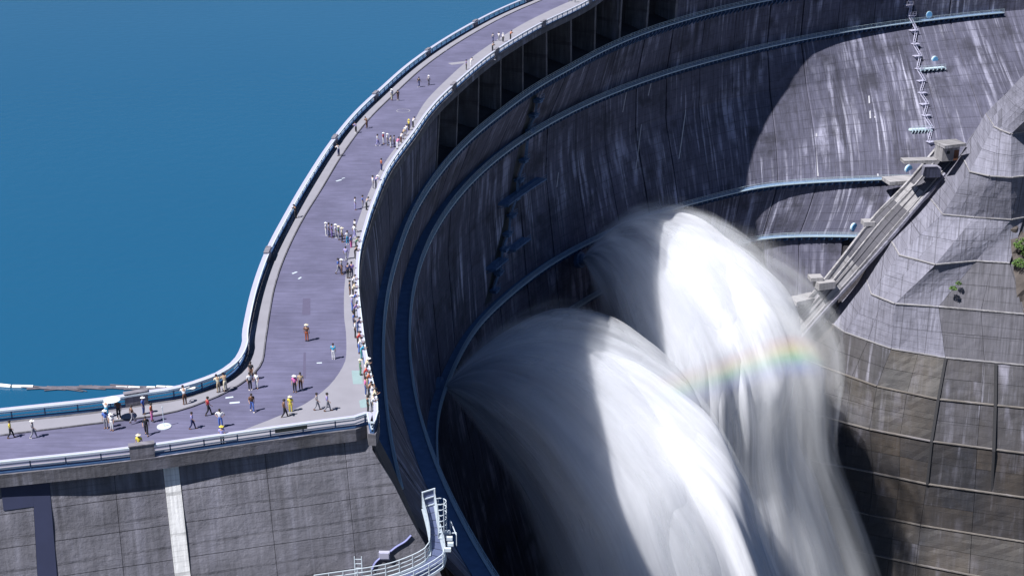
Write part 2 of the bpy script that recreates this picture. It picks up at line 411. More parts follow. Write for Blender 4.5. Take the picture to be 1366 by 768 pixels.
# body behind the joints
P = []; UV = []
for i in range(94):
    z = -1.2 - i * 1.6; row = []; uvr = []
    for j in range(0, 121):
        ph = -16.4 + j * 110.4 / 120; deep = 7.5 if (z > -13.5 and PHI0 - .4 < ph < PHI0 + STEP * 10 + .4) else .75
        row.append(wp(ph, z, -deep)); uvr.append((ph * 4.2, z))
    P.append(row); UV.append(uvr)
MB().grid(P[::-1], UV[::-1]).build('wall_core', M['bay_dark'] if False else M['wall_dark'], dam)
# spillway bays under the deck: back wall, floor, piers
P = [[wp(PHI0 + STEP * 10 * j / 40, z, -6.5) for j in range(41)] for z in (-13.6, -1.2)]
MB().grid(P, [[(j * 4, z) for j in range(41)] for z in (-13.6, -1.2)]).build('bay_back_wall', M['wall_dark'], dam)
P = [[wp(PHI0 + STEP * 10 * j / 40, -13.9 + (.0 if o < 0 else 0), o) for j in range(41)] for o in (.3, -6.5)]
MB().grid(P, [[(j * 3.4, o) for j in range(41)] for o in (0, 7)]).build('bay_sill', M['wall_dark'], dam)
for k in range(11):
    ph = PHI0 + STEP * k; a = math.radians(ph); t = Vector((math.sin(a), math.cos(a), 0)); w = .45 if k in (0, 10) else .38
    mb = MB(); pts = [wp(ph, -1.18, .1), wp(ph, -1.18, -6.4), wp(ph, -13.88, -6.4), wp(ph, -13.88, .15)]
    b = len(mb.v)
    for sgn in (-1, 1):
        for p in pts: mb.vert(p + t * w * sgn, (p.x, p.z))
    for f in ((0, 1, 2, 3), (7, 6, 5, 4), (0, 4, 5, 1), (1, 5, 6, 2), (2, 6, 7, 3), (3, 7, 4, 0)): mb.f.append(f)
    mb.build('bay_pier', M['fascia'], dam)

# ------------------------------------------------------------------ inspection galleries along the wall
def gallery(z, p0, p1, width, label, lit_from, rail=True):
    g = thing('inspection_gallery', label, 'walkway', wp(p0, z), 0, 'inspection galleries along the dam wall'); base = g.location.copy()
    n = int((p1 - p0) / .8); ang = [p0 + (p1 - p0) * i / n for i in range(n + 1)]
    path = [wp(ph, z, width / 2) - base for ph in ang]
    h = width / 2
    MB().sweep(path, [(-h, -.12), (-h, .12), (h, .12), (h, -.12)]).build('walkway_slab', M['gallery'], g)
    MB().sweep([wp(ph, z, width - .06) - base for ph in ang], [(-.25, -.05), (-.25, .20), (.12, .20), (.12, -.05)]).build('kerb_beam', M['gallery_pale'], g)
    br = None; st = 1.8 / 4.2; k = 0; m = int((p1 - p0) / st)
    for i in range(m + 1):
        ph = p0 + (p1 - p0) * i / m; a = math.radians(ph); w = Vector((math.cos(a), -math.sin(a), 0))
        if br is None:
            b = MB(); T = .16
            for s_ in (-T, T):
                for (o, zz) in ((-.3, -.12), (width + .1, -.12), (width + .1, -.7), (-.3, -2.2)): b.vert((o, s_, zz), (o, zz))
            for f in ((3, 2, 1, 0), (4, 5, 6, 7), (0, 1, 5, 4), (1, 2, 6, 5), (2, 3, 7, 6), (3, 0, 4, 7)): b.f.append(f)
            br = b.mesh('bracket', M['post'])  # brackets coloured dark to paint in the shade under the walkway
        if i < 298:
            o = link(br, 'bracket', g); o.location = wp(ph, z) - base; o.rotation_euler = (0, 0, math.atan2(w.y, w.x))
    if rail:
        r = MB()
        for hh in (.45, .85, 1.2):
            r.sweep([wp(ph, z, width - .05) - base for ph in ang], [(-.035, hh), (-.035, hh + .07), (.035, hh + .07), (.035, hh)])
        for i in range(0, m + 1, 1):
            ph = p0 + (p1 - p0) * i / m; q = wp(ph, z, width - .05) - base; r.bar(q, q + Vector((0, 0, 1.25)), .06)
        r.build('handrail', M['gallery_pale'] if z < -50 or True else M['rail'], g)
    return g
gallery(-14, -15.8, 66, 1.25, 'topmost blue inspection gallery curving just below the open spillway bays', 0)
gallery(-27, -16.2, 75.2, 2.1, 'second inspection gallery down, longest one, ending in open steel railing at far right', 0)
gallery(-60, -12, 59.9, 1.9, 'third inspection gallery down, passing just above the upper water jet', 0)
gallery(-74, 20, 55.6, 1.8, 'lowest and shortest inspection gallery, below the third one beside the sloping ramp', 0)

# ------------------------------------------------------------------ wing dam on the near bank
wing = thing('wing_dam', 'straight grey concrete wing wall under the near end of the crest road', 'dam')
fdir = (Fp[6] - Fp[3]); fdir.z = 0; fdir.normalize(); fn = Vector((fdir.y, -fdir.x, 0))            # fn points to the camera side
F0 = Fp[3] - fn * .02
def wingp(s_, z, out=0.0): return F0 + fdir * s_ + fn * (out + (-2.2 - z) * .3) + Vector((0, 0, z))
def wing_hit(x, y):
    z = -2.0
    while z > -60:
        p = at(x, y, z); d = (p - F0); s_ = d.dot(fdir)
        if (p - wingp(s_, z)).dot(fn) < 0: return s_, z
        z -= .05
    return None
es = [wing_hit(497, 600), wing_hit(525, 645), wing_hit(552, 699), wing_hit(576, 741), wing_hit(590, 768)]
def edge_s(z):
    zs = [-e[1] for e in es]; return float(np.interp(-z, zs + [60], [e[0] for e in es] + [es[-1][0] + 9]))
def lean_line(x0, y0, x1, y1):
    a, b = wing_hit(x0, y0), wing_hit(x1, y1); return lambda z: a[0] + (b[0] - a[0]) * (z - a[1]) / (b[1] - a[1])
W0, W1 = lean_line(219, 638, 233, 766), lean_line(240, 638, 254, 766)
B0, B1 = lean_line(45, 675, 50, 766), lean_line(67, 655, 76, 766)
zlev = [-1.15, -3.6, -6.3, -9.2, -12.2, -15.4, -18.8, -22.5, -27, -33, -40]
def cst(v): return lambda z: v
segs = [(cst(-90), cst(-60)), (cst(-60), cst(-40)), (cst(-40), cst(-19)), (cst(-19), B0), (B1, lambda z: (B1(z) + W0(z)) / 2 + .6), (lambda z: (B1(z) + W0(z)) / 2 + .6, W0), (W1, lambda z: W1(z) + 7.3), (lambda z: W1(z) + 7.3, lambda z: W1(z) + 14.2), (lambda z: W1(z) + 14.2, edge_s)]
for zt, zb in zip(zlev, zlev[1:]):
    for s0, s1 in segs:
        g = .02; mb = MB(); P = []; UV = []; n = 4
        for i in range(n + 1):
            z = (zt - g) + (zb - zt + 2 * g) * i / n; e1 = s1(z) - g; e0 = s0(z) + g; row = []; uvr = []
            jit = 0
            for j in range(7):
                s_ = e0 + (e1 - e0) * j / 6; row.append(wingp(s_, z, .1 * noise.noise(Vector((s_ * .25, z * .4, 1.3))))); uvr.append((s_, z))
            row = [wingp(e0, z, -.25)] + row + [wingp(e1, z, -.25 if s1 is not edge_s else -.8)]; uvr = [uvr[0]] + uvr + [uvr[-1]]
            P.append(row); UV.append(uvr)
        mb.grid(P[::-1], UV[::-1]); mb.build('concrete_block', M['wing'], wing)
core = MB(); P = []; UV = []
for z in (-1.15, -6, -12, -20, -40):
    P.append([wingp(s_, z, -.2) for s_ in (-90, -40, -10, 0, 10, 20)] + [wingp(edge_s(z) - .3, z, -.2), wingp(edge_s(z) - .1, z, -.8), wingp(edge_s(z), z, -18)]); UV.append([(i * 9, z) for i in range(9)])
core.grid(P[::-1], UV[::-1]).build('wing_core', M['wall_dark'], wing)
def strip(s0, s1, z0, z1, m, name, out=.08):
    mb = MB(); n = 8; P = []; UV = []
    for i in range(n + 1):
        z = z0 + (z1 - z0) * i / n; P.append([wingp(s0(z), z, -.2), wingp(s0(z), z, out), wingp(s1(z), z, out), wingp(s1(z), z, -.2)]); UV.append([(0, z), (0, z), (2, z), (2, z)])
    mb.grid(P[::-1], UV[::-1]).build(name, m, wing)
strip(W0, W1, -1.16, -40, M['white_strip'], 'white_strip')
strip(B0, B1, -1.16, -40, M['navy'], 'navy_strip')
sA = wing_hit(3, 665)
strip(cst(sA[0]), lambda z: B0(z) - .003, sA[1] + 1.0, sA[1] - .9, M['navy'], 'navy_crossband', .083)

# ------------------------------------------------------------------ railings on the crest
def railing(name, label, line, side, rails, cap_w, blocks, step, group=None, cap_h=1.12, seg=2):
    """side: +1 when the roadway lies to the right of travel"""
    t = thing(name, label, 'railing', line[0], 0, 'railings along the crest road'); base = line[0]
    L = [0]
    for a, b in zip(line, line[1:]): L.append(L[-1] + (b - a).length)
    def pt(s_):
        k = int(np.searchsorted(L, s_)) - 1; k = max(0, min(len(line) - 2, k)); u = (s_ - L[k]) / (L[k + 1] - L[k]); d = (line[k + 1] - line[k]).normalized()
        return line[k].lerp(line[k + 1], u), d
    pl = [p - base for p in line]; h = cap_w / 2
    MB().sweep(pl, [(-h, cap_h - .1), (-h, cap_h), (h, cap_h), (h, cap_h - .1)]).build('top_cap', M['cap'], t)
    MB().sweep([p + Vector((0, 0, 0)) for p in offset(pl, side * h)], [(-.05, cap_h - .13), (-.05, cap_h + .035), (.05, cap_h + .035), (.05, cap_h - .13)]).build('cap_edging', M['rail_white'], t)
    for hh in rails:
        MB().sweep(pl, [(-.035, hh - .05), (-.035, hh + .05), (.035, hh + .05), (.035, hh - .05)]).build('rail', M['rail_white'], t)
    MB().sweep(pl, [(-.14, .0), (-.14, .16), (.14, .16), (.14, .0)]).build('base_kerb', M['post'], t)
    pm = MB().box((0, 0, .56), (.1, .16, 1.0)).mesh('post', M['post']); k = 0; s_ = .5; bl = []
    for bs in blocks:
        best = min(range(len(line)), key=lambda i: (line[i] - bs).length); bl.append(L[best])
    cnt = 0
    while s_ < L[-1] and cnt < 299:
        if not any(abs(s_ - q) < 1.2 for q in bl):
            p, d = pt(s_); o = link(pm, 'post', t); o.location = p - base; o.rotation_euler = (0, 0, math.atan2(d.y, d.x)); cnt += 1
        s_ += step
    bm_ = MB().box((0, 0, .62), (2.0, .5, 1.24)).box((0, 0, 1.28), (2.12, .6, .1)).mesh('pedestal', M['pale2'])
    for q in bl:
        p, d = pt(q); o = link(bm_, 'pedestal', t); o.location = p - base; o.rotation_euler = (0, 0, math.atan2(d.y, d.x))
    return t
M['pale2'] = concrete('pedestal_concrete', (.22, .21, .25), dark=.7, streak=.2, white=.1, lift=9, seed=51)
bU = [at(180, 553)] + [at(x, y) for x, y in ((385, 345), (464, 195), (521, 135), (595, 76), (661, 38), (731, 5))]
railing('guard_railing', 'lake side railing with wide lilac cap following the pavement along the water', Urail, -1, (.38, .72), .55, bU, 2.8)
bF = [at(180, 612)]
cap_front = Fline + [Dline[0]]
railing('guard_railing', 'railing on the near front edge above the straight wing wall, ending at the corner', cap_front, -1, (.40, .74), .40, bF, 2.8)
bD = [Vector((CX - wall_r(PHI0 + 6.7 * k, 0) * math.cos(math.radians(PHI0 + 6.7 * k)), CY + wall_r(PHI0 + 6.7 * k, 0) * math.sin(math.radians(PHI0 + 6.7 * k)), 0)) for k in range(0, 10)]
railing('guard_railing', 'railing on the outer rim of the arch where the crowd leans over the water jets', Dline, -1, (.40, .74), .34, bD, 2.8)
# dark banner fixed on the front rail
i0 = min(range(len(Fline)), key=lambda i: abs(pix(Fline[i])[0] - 362)); i1 = min(range(len(Fline)), key=lambda i: abs(pix(Fline[i])[0] - 401))
MB().sweep(offset([p for p in Fline[i0:i1 + 1]], -.22), [(-.02, .62), (-.02, 1.02), (.02, 1.02), (.02, .62)]).build('banner', M['black'])
tag(bpy.data.objects['banner'], 'long dark board hung on the front railing left of the corner', 'board')

# road furniture and marks
def disc(c, r, z0, z1, n=28, ring=0.0):
    mb = MB()
    if ring:
        P = [[Vector((c.x + rr * math.cos(2 * math.pi * k / n), c.y + rr * math.sin(2 * math.pi * k / n), z)) for k in range(n + 1)] for rr, z in ((r, z0), (r, z1), (r - ring, z1), (r - ring, z0))]
        return mb.grid(P)
    return mb.tube((c.x, c.y, z0), (c.x, c.y, z1), r, n=n)
q = at(219, 569); t = thing('pole', 'slim white pole on a round white base in the road near the left end', 'pole', q)
disc(Vector((0, 0, 0)), .62, .012, .07).build('base', M['rail_white'], t); MB().tube((0, 0, .05), (0, 0, 1.9), .035, .03).tube((0, 0, 1.9), (0, 0, 2.0), .06, .02).build('post', M['rail_white'], t)
q = at(538, 148); o = disc(q, 1.1, .013, .02, ring=.13).build('ring_marking', M['pavement']); tag(o, kind='structure')
for i, (x, y, a, l, w) in enumerate(((313, 537, .2, .9, .3), (306, 530, .3, .7, .25), (393, 364, .9, .7, .25), (400, 371, 1.2, .6, .2), (452, 241, .8, .9, .3), (458, 238, .8, .5, .2), (426, 484, .1, .5, .2), (615, 84, .5, 4.5, 1.6), (648, 80, .3, 3.5, 1.2))):
    q = at(x, y); MB().box((q.x, q.y, .021), (l, w, .012), Matrix.Rotation(a, 3, 'Z')).build('road_marking', M['rail_white'] if i < 7 else M['pavement'])['kind'] = 'structure'
for i, poly in enumerate((((469, 494), (481, 494), (484, 512), (471, 512)), ((479, 534), (492, 530), (494, 542), (481, 544)))):
    MB().poly([tuple(at(*v, .1)[:2]) for v in poly], .106).build('floor_patch', M['mint'])['kind'] = 'structure'
for i, (x0, y0, x1, y1) in enumerate(((404, 398, 414, 420), (405, 470, 408, 505))):
    MB().poly([tuple(at(*v)[:2]) for v in ((x0, y0), (x1, y0), (x1, y1), (x0 - 1, y1))], .017).build('road_repair', M['joint2'] if 'joint2' in M else M.setdefault('joint2', paint('asphalt_repair', (.10, .09, .16), .9)))['kind'] = 'structure'

# ------------------------------------------------------------------ log boom on the lake
boom = thing('log_boom', 'line of white floats and drifting logs across the lake left of the crest', 'log boom', at(120, 516, LZ))
bo = boom.location.copy()
M['log'] = paint('wet_driftwood', (.13, .12, .15), .8, var=.5, scale=1.5); M['float'] = paint('float_white', (.8, .8, .78), .5, var=.05)
def seglog(x0, y0, x1, y1, r, m, n, part):
    a = at(x0, y0, LZ + r * .3) - bo; b = at(x1, y1, LZ + r * .3) - bo
    for i in range(n):
        p = a.lerp(b, i / n); q_ = a.lerp(b, (i + .92) / n); MB().tube(p, q_, r, r * .92, 8).build(part, m, boom)
seglog(-60, 511, 0, 514, 0.20, M['float'], 3, 'float'); seglog(0, 514, 16, 515.5, 0.24, M['float'], 1, 'float'); seglog(17, 515.5, 47, 515.8, 0.22, M['float'], 1, 'float')
seglog(155, 516.5, 188, 516.8, 0.16, M['float'], 2, 'float'); seglog(196, 517, 208, 517, 0.19, M['float'], 1, 'float'); seglog(209, 516, 262, 518, 0.20, M['float'], 4, 'float')
random.seed(3)
for i in range(60):
    x = 50 + i * 3.2 + random.uniform(-2, 2); y = 517 + random.uniform(-1.6, 1.6) - (3 * math.exp(-((x - 160) / 9) ** 2)); p = at(x, y, LZ + .1) - bo; a = random.gauss(0, .12); l = random.uniform(.8, 2.2)
    MB().tube(p - Vector((math.cos(a) * l, math.sin(a) * l, 0)), p + Vector((math.cos(a) * l, math.sin(a) * l, 0)), random.uniform(.05, .11), .04, 6).build('log', M['log'], boom)

# ------------------------------------------------------------------ the concrete lined hillside on the right
HR = [(-12, [(1425, 48), (1440, 58), (1450, 62), (1460, 62), (1475, 60), (1560, 40)]),
      (-26, [(1366, 100), (1382, 112), (1396, 118), (1410, 119), (1428, 116), (1530, 100)]),
      (-40, [(1315, 152), (1326, 169), (1338, 175), (1349, 179), (1366, 176), (1500, 163)]),
      (-50, [(1282, 206), (1293, 229), (1320, 235), (1349, 237), (1366, 235), (1500, 224)]),
      (-62, [(1239, 263), (1257, 286), (1300, 290), (1349, 293), (1366, 290), (1500, 280)]),
      (-73, [(1182, 311), (1199, 340), (1248, 353), (1302, 348), (1347, 351), (1500, 350)]),
      (-84, [(1150, 355), (1162, 392), (1194, 405), (1252, 409), (1366, 419), (1500, 428)]),
      (-96, [(1100, 425), (1127, 443), (1189, 465), (1261, 477), (1366, 487), (1500, 493)]),
      (-105, [(1060, 474), (1103, 491), (1170, 515), (1251, 532), (1366, 544), (1500, 552)]),
      (-115, [(1035, 530), (1095, 555), (1160, 572), (1242, 588), (1366, 604), (1500, 613)]),
      (-126, [(1015, 590), (1093, 616), (1165, 630), (1236, 645), (1366, 663), (1500, 672)]),
      (-137, [(1000, 650), (1080, 668), (1160, 686), (1228, 700), (1366, 722), (1500, 733)]),
      (-146, [(990, 702), (1070, 718), (1150, 736), (1222, 752), (1366, 780), (1500, 792)]),
      (-160, [(980, 790), (1060, 800), (1140, 815), (1215, 830), (1366, 850), (1500, 860)])]
hill = thing('concrete_slope', 'terraced concrete lined slope with pale ledges at the right edge', 'slope')
rowsP = [[at(x, y, z) for x, y in R] for z, R in HR]
random.seed(11)
def quadpt(A, B, C, D_, u, v): return (A.lerp(B, u)).lerp(D_.lerp(C, u), v)
P = []
for r0, r1 in zip(rowsP, rowsP[1:]):
    for v in range(6):
        row = []
        for j in range(5):
            for u in range(6): row.append(quadpt(r0[j], r0[j + 1], r1[j + 1], r1[j], u / 6, v / 6) + Vector((.15, .7, -.3)))
        P.append(row)
MB().grid(P[::-1], [[(p.x, p.z) for p in r] for r in P[::-1]]).build('slope_bedding', M['slope_grey'], hill)
up_ = Vector((-.15, -.9, .45)).normalized()
for i in range(len(rowsP) - 1):
    for j in range(5):
        A, B, C, D_ = rowsP[i][j], rowsP[i][j + 1], rowsP[i + 1][j + 1], rowsP[i + 1][j]
        if i in (4, 5) and j == 4: continue                                 # rock and scrub there
        if i >= 7: m = M['slope_wet']
        elif (i == 6 and j >= 3) or (i == 5 and j == 3): m = M['slope_grey']
        else: m = M['slope']
        if i == 7: m = M['slope_damp'] if j in (1, 3, 4) else m
        if i == 8 and j in (3, 4): m = M['slope_damp']
        nx = 1 if j == 4 else 2; ny = 2
        if i < 3 and j in (2, 3): nx = 1
        nn = (B - A).cross(D_ - A).normalized()
        if nn.dot(Vector((0, 1, -.4))) > 0: nn = -nn
        for a in range(nx):
            for b in range(ny):
                e = .0022; u0, u1 = a / nx + e, (a + 1) / nx - e; v0, v1 = b / ny + e * 1.5, (b + 1) / ny - e * 1.5; off = nn * random.uniform(-.02, .05)
                mb = MB(); G = []; UV = []; nu, nv = 5, 4
                for v in range(nv + 1):
                    rr = []; uu = []
                    for u in range(nu + 1):
                        p = quadpt(A, B, C, D_, u0 + (u1 - u0) * u / nu, v0 + (v1 - v0) * v / nv); rr.append(p + off + nn * ((.10) * noise.fractal(p * .12, 1, 2, 3) + .12 * noise.noise(p * .6))); uu.append((p.x * .9 - p.y * .25, p.z))
                    rr = [rr[0] - nn * .8] + rr + [rr[-1] - nn * .8]; uu = [uu[0]] + uu + [uu[-1]]; G.append(rr); UV.append(uu)
                G = [[p - nn * .8 for p in G[0]]] + G + [[p - nn * .8 for p in G[-1]]]; UV = [UV[0]] + UV + [UV[-1]]
                us, vs = random.choice((0, 0, 0, 37)), random.uniform(0, .5)
                UV = [[(p_[0] + us, p_[1] + vs) for p_ in r_] for r_ in UV]
                mb.grid(G[::-1], UV[::-1]).build('concrete_panel', m, hill)
for i in range(1, len(rowsP) - 1):
    R = rowsP[i]; k0 = 0 if i < 7 else 0
    for j in range(k0, 5):
        if i in (5,) and j == 4: continue
        a, b = R[j], R[j + 1]; d = (b - a).normalized(); nrm = Vector((d.y, -d.x, 0))
        if nrm.y > 0: nrm = -nrm
        w = .22 if i < 8 else .3
        MB().bar(a + nrm * w * .6 + Vector((0, 0, .12)) + d * .05, b + nrm * w * .6 + Vector((0, 0, .12)) - d * .05, w * 2, .25).build('ledge', M['pale'] if i < 8 else M['ledge_wet'] if 'ledge_wet' in M else M.setdefault('ledge_wet', concrete('ledge_wet', (.27, .25, .24), streak=.5, white=.3, brown=.4)), hill)
# two dark vertical drainage joints in the wet slope
for px_list in (((1261, 477, -96), (1251, 532, -105), (1242, 588, -115), (1236, 645, -126)), ((1328, 484, -96), (1327, 541, -105), (1325, 601, -115), (1322, 655, -126))):
    pts = [at(*q) + Vector((0, -.35, 0)) for q in px_list]; mb = MB()
    for a, b in zip(pts, pts[1:]): mb.bar(a, b, .7, .5)
    mb.build('drain_joint', M['joint'], hill)
# the nose of the slope that turns towards the wall
P = []; UV = []
for r in rowsP:
    p = r[0]; P.append([p + Vector((3.0, 22, -14)), p + Vector((1.0, 7, -5)), p + Vector((0, 0, 0))]); UV.append([(0, p.z), (6, p.z), (12, p.z)])
MB().grid(P[::-1], UV[::-1]).build('slope_shoulder', M['slope'], hill)
# rock and scrub between panels at the right edge
rock = MB(); G = []; UV = []
cr = [at(1346, 290, -62), at(1500, 280, -62), at(1500, 428, -84), at(1360, 419, -84)]
for v in range(17):
    rr = []; uu = []
    for u in range(21):
        p = quadpt(*cr, u / 20, v / 16); p = p + Vector((0, -1, .4)) * (1.6 * noise.fractal(p * .25, 1, 2, 4) - .3); rr.append(p); uu.append((p.x, p.z))
    G.append(rr); UV.append(uu)
M['rock'] = paint('brown_rock', (.10, .085, .08), .9, var=.5, scale=.5)
rock.grid(G[::-1], UV[::-1]).build('rock_face', M['rock'])['kind'] = 'structure'
def leaf_mat():
    m, t, N, L = new_mat('scrub_leaves'); p = N('ShaderNodeBsdfPrincipled'); p.inputs['Roughness'].default_value = .7
    g = N('ShaderNodeNewGeometry'); r = N('ShaderNodeMapRange'); L(g.outputs['Random Per Island'], r.inputs[0])
    mx = N('ShaderNodeMix', data_type='RGBA'); L(r.outputs[0], mx.inputs[0]); mx.inputs[6].default_value = (.02, .06, .012, 1); mx.inputs[7].default_value = (.11, .2, .03, 1)
    L(mx.outputs[2], p.inputs['Base Color']); o = N('ShaderNodeOutputMaterial'); L(p.outputs[0], o.inputs[0]); return m
M['leaf'] = leaf_mat()
def bush(c, rad, n, label):
    t = thing('shrub', label, 'shrub', c, 0, 'shrubs on the concrete slope')
    mb = MB()
    for k in range(n):
        d = Vector((random.gauss(0, 1), random.gauss(0, 1), random.gauss(0, .8))); d = d.normalized() * rad * random.uniform(.35, 1) ** .6; d.z = abs(d.z) * .9
        a = Vector((random.gauss(0, 1), random.gauss(0, 1), random.gauss(0, 1))).normalized(); b = a.orthogonal().normalized(); s_ = random.uniform(.12, .3)
        i0 = len(mb.v)
        for q in (a * s_, b * s_ * .6, -a * s_, -b * s_ * .6): mb.vert(d + q)
        mb.f.append((i0, i0 + 1, i0 + 2, i0 + 3))
    mb.build('foliage', M['leaf'], t)
    tr = MB()
    for k in range(5):
        a = k * 1.26; tr.tube((0, 0, -.4), (math.cos(a) * rad * .5, math.sin(a) * rad * .5, rad * .6), .08, .03, 5)
    tr.build('stem', M['log'], t)
for (x, y, z, r, n, lb) in ((1362, 328, -69, 2.6, 700, 'green shrub topmost in the scrub at the right edge'), (1357, 352, -73, 2.0, 500, 'small green shrub against the panel corner at the right edge'),
                        (1366, 358, -75, 2.4, 600, 'green shrub cut by the right frame edge beside the rock'), (1363, 382, -79, 2.2, 500, 'lowest green shrub in the rock gap at the right edge'), (1372, 340, -71, 2.5, 500, 'leafy shrub behind the others just at the right edge'),
                        (1269, 384, -79, 1.0, 140, 'tiny lone tuft growing from a joint in the grey slope panel'), (1276, 377, -78, .8, 110, 'second tiny tuft just above the lone tuft in the slope joint')):
    bush(at(x, y, z) + Vector((0, -1.6, .3)), r, n, lb)

# ------------------------------------------------------------------ ramp and landings between wall and slope
ramp = thing('abutment_ramp', 'pale diagonal concrete ramp with curbs running down between dam wall and slope', 'ramp')
Lp = [(1252, 196, -50), (1206, 250, -59.5), (1165, 292, -68), (1118, 352, -79), (1085, 392, -87), (1040, 438, -97), (1000, 480, -105)]
Rp = [(1280, 212, -52), (1232, 268, -62), (1190, 318, -72), (1142, 372, -83), (1105, 412, -91), (1062, 462, -101), (1022, 510, -109)]
A = resample([at(*q) for q in Lp], n=49); B = resample([at(*q) for q in Rp], n=49)
def fr(u, k, h=0.0): return A[k].lerp(B[k], u) + Vector((0, -h * .3, h))
for k in range(0, 48, 4):
    G = [[fr(0.02, k + i, .05), fr(.52, k + i, .0), fr(.98, k + i, .05)] for i in range(5)]
    MB().grid(G, [[(u * 8, -(k + i) * 1.6) for u in (0, .5, 1)] for i in range(5)]).build('ramp_slab', M['pale'] if k in (8, 24, 28, 32) else M['slope_grey'] if k < 24 else M['pale'], ramp)
for u, w, h, m in ((0.0, .6, .8, 'pale'), (.30, .4, .5, 'pale'), (.97, .6, .7, 'slope'), (.8, .3, .4, 'pale'), (.52, .25, .35, 'slope_grey')):
    mb = MB(); c = [fr(u, k, h / 2 - .1) for k in range(49)]
    for a, b in zip(c, c[1:]): mb.bar(a, b, w, h)
    mb.build('curb', M[m], ramp)
random.seed(5)
def rblock(x, y, z, dx, dy, dz, rot, m='pale'):
    q = at(x, y, z); MB().box((q.x, q.y, q.z - dz / 2), (dx, dy, dz), Matrix.Rotation(rot, 3, 'Z')).build('landing_block', M[m], ramp)
rblock(1226, 212, -50, 9, 3, .8, .08); rblock(1243, 222, -53, 4, 3.4, 2.6, .1, 'slope'); rblock(1268, 190, -45, 6.5, 4.5, .8, .35); rblock(1200, 238, -58.6, 8, 5, 1.0, .2); 
rblock(1168, 299, -70, 4.5, 3, 2.0, .4); rblock(1158, 294, -68.5, 3, 3, 1.2, .1); rblock(1100, 374, -83, 5, 3.4, 2.0, .3); rblock(1088, 368, -82, 3.5, 3, 1, .1); rblock(1072, 396, -88, 8, 4, 1.2, .5)
hut = thing('valve_hut', 'small concrete hut with flat roof and rust brown door at the head of the ramp', 'hut', at(1262, 212, -51.5), .25)
MB().box((0, 0, 2.1), (5, 4, 4.2)).build('wall', M['pale'], hut); MB().box((.4, -.3, 4.4), (6.6, 5.2, .45)).build('roof', M['pale'], hut); MB().box((1.6, -2.06, 1.5), (1.3, .12, 2.8)).build('door', M['door'], hut); MB().box((-.8, -2.05, 2.4), (.9, .1, .8)).build('window', M['black'], hut)

# ------------------------------------------------------------------ stairs climbing the wall
def stairway(pts, label, w, dark=False):
    P_ = []
    for x, y in pts:
        ph, z = hit(x, y); P_.append((ph, z))
    t = thing('wall_stairway', label, 'stairway', wp(*P_[0]), 0, 'stairways climbing the dam wall'); b0 = t.location.copy()
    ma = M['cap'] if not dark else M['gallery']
    for k, (ph, z) in enumerate(P_):
        a = math.radians(ph); R = Matrix.Rotation(math.atan2(-math.sin(a), math.cos(a)), 3, 'Z'); c = wp(ph, z, .9) - b0
        MB().box(c, (1.8, w, .18), R).box(c + R @ Vector((.0, 0, -.5)), (1.5, w * .7, .3), R).build('landing', ma, t)
        r = MB()
        for hh in (.55, 1.1): r.bar(c + R @ Vector((.85, -w / 2, hh)), c + R @ Vector((.85, w / 2, hh)), .07)
        for s_ in (-1, 0, 1): r.bar(c + R @ Vector((.85, s_ * w / 2, 0)), c + R @ Vector((.85, s_ * w / 2, 1.1)), .07)
        r.build('handrail', ma, t)
        if k + 1 < len(P_):
            ph2, z2 = P_[k + 1]; sg = .22 if k % 2 else -.22; f = MB(); q0 = wp(ph + sg, z, .8) - b0; q1 = wp(ph2 - sg, z2, .8) - b0
            f.bar(q0, q1, .12, .35); tt = (R @ Vector((0, 1, 0))) * .7; f.bar(q0 + tt, q1 + tt, .12, .35)
            nst = max(4, int((z - z2) / .35))
            for i in range(nst): c2 = q0.lerp(q1, (i + .5) / nst); f.bar(c2, c2 + tt, .3, .06)
            up2 = Vector((0, 0, 1.0)); f.bar(q0 + up2, q1 + up2, .06)
            f.build('flight', ma, t)
    return t
stairway([(1208, -12), (1209, 6), (1213, 20), (1216, 40), (1219, 58), (1221, 74), (1224, 91), (1226, 107), (1228, 123), (1230, 138), (1233, 153), (1236, 170), (1239, 188)], 'pale zigzag steel stairway on the sunlit wall at right', 2.3)
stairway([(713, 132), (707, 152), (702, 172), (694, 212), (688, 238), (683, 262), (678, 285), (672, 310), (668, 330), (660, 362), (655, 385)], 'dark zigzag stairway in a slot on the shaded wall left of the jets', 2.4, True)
# flat black strip, painted shade of a recess behind the stair
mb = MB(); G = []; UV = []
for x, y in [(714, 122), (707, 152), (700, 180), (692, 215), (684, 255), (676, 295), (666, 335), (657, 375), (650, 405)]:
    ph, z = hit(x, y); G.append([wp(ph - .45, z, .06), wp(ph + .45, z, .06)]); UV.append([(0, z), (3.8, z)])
mb.grid(G[::-1], UV[::-1]).build('stair_slot_shade', M['black'], dam)
def platform(x0, y0, x1, y1, label, m='gallery_pale', w=1.8):
    a, z = hit(x0, y0); b, _ = hit(x1, y1); t = thing('wall_platform', label, 'platform', wp(a, z), 0, 'short platforms on the dam wall'); b0 = t.location.copy()
    n = 6; an = [a + (b - a) * i / n for i in range(n + 1)]
    MB().sweep([wp(p, z, w / 2) - b0 for p in an], [(-w / 2, -.15), (-w / 2, .15), (w / 2, .15), (w / 2, -.15)]).build('deck', M[m], t)
    r = MB()
    for h in (.5, 1.0): r.sweep([wp(p, z, w - .1) - b0 for p in an], [(-.04, h), (-.04, h + .08), (.04, h + .08), (.04, h)])
    for p in an: q = wp(p, z, w - .1) - b0; r.bar(q, q + Vector((0, 0, 1.05)), .07)
    r.build('handrail', M[m], t)
    for i, p in enumerate(an):
        q0 = wp(p, z - 1.0, 0) - b0; q1 = wp(p, z - .2, w) - b0; q2 = wp(p, z - .2, 0) - b0; MB().bar(q0, q1, .16).bar(q2, q1, .16, .3).build('bracket', M[m], t)
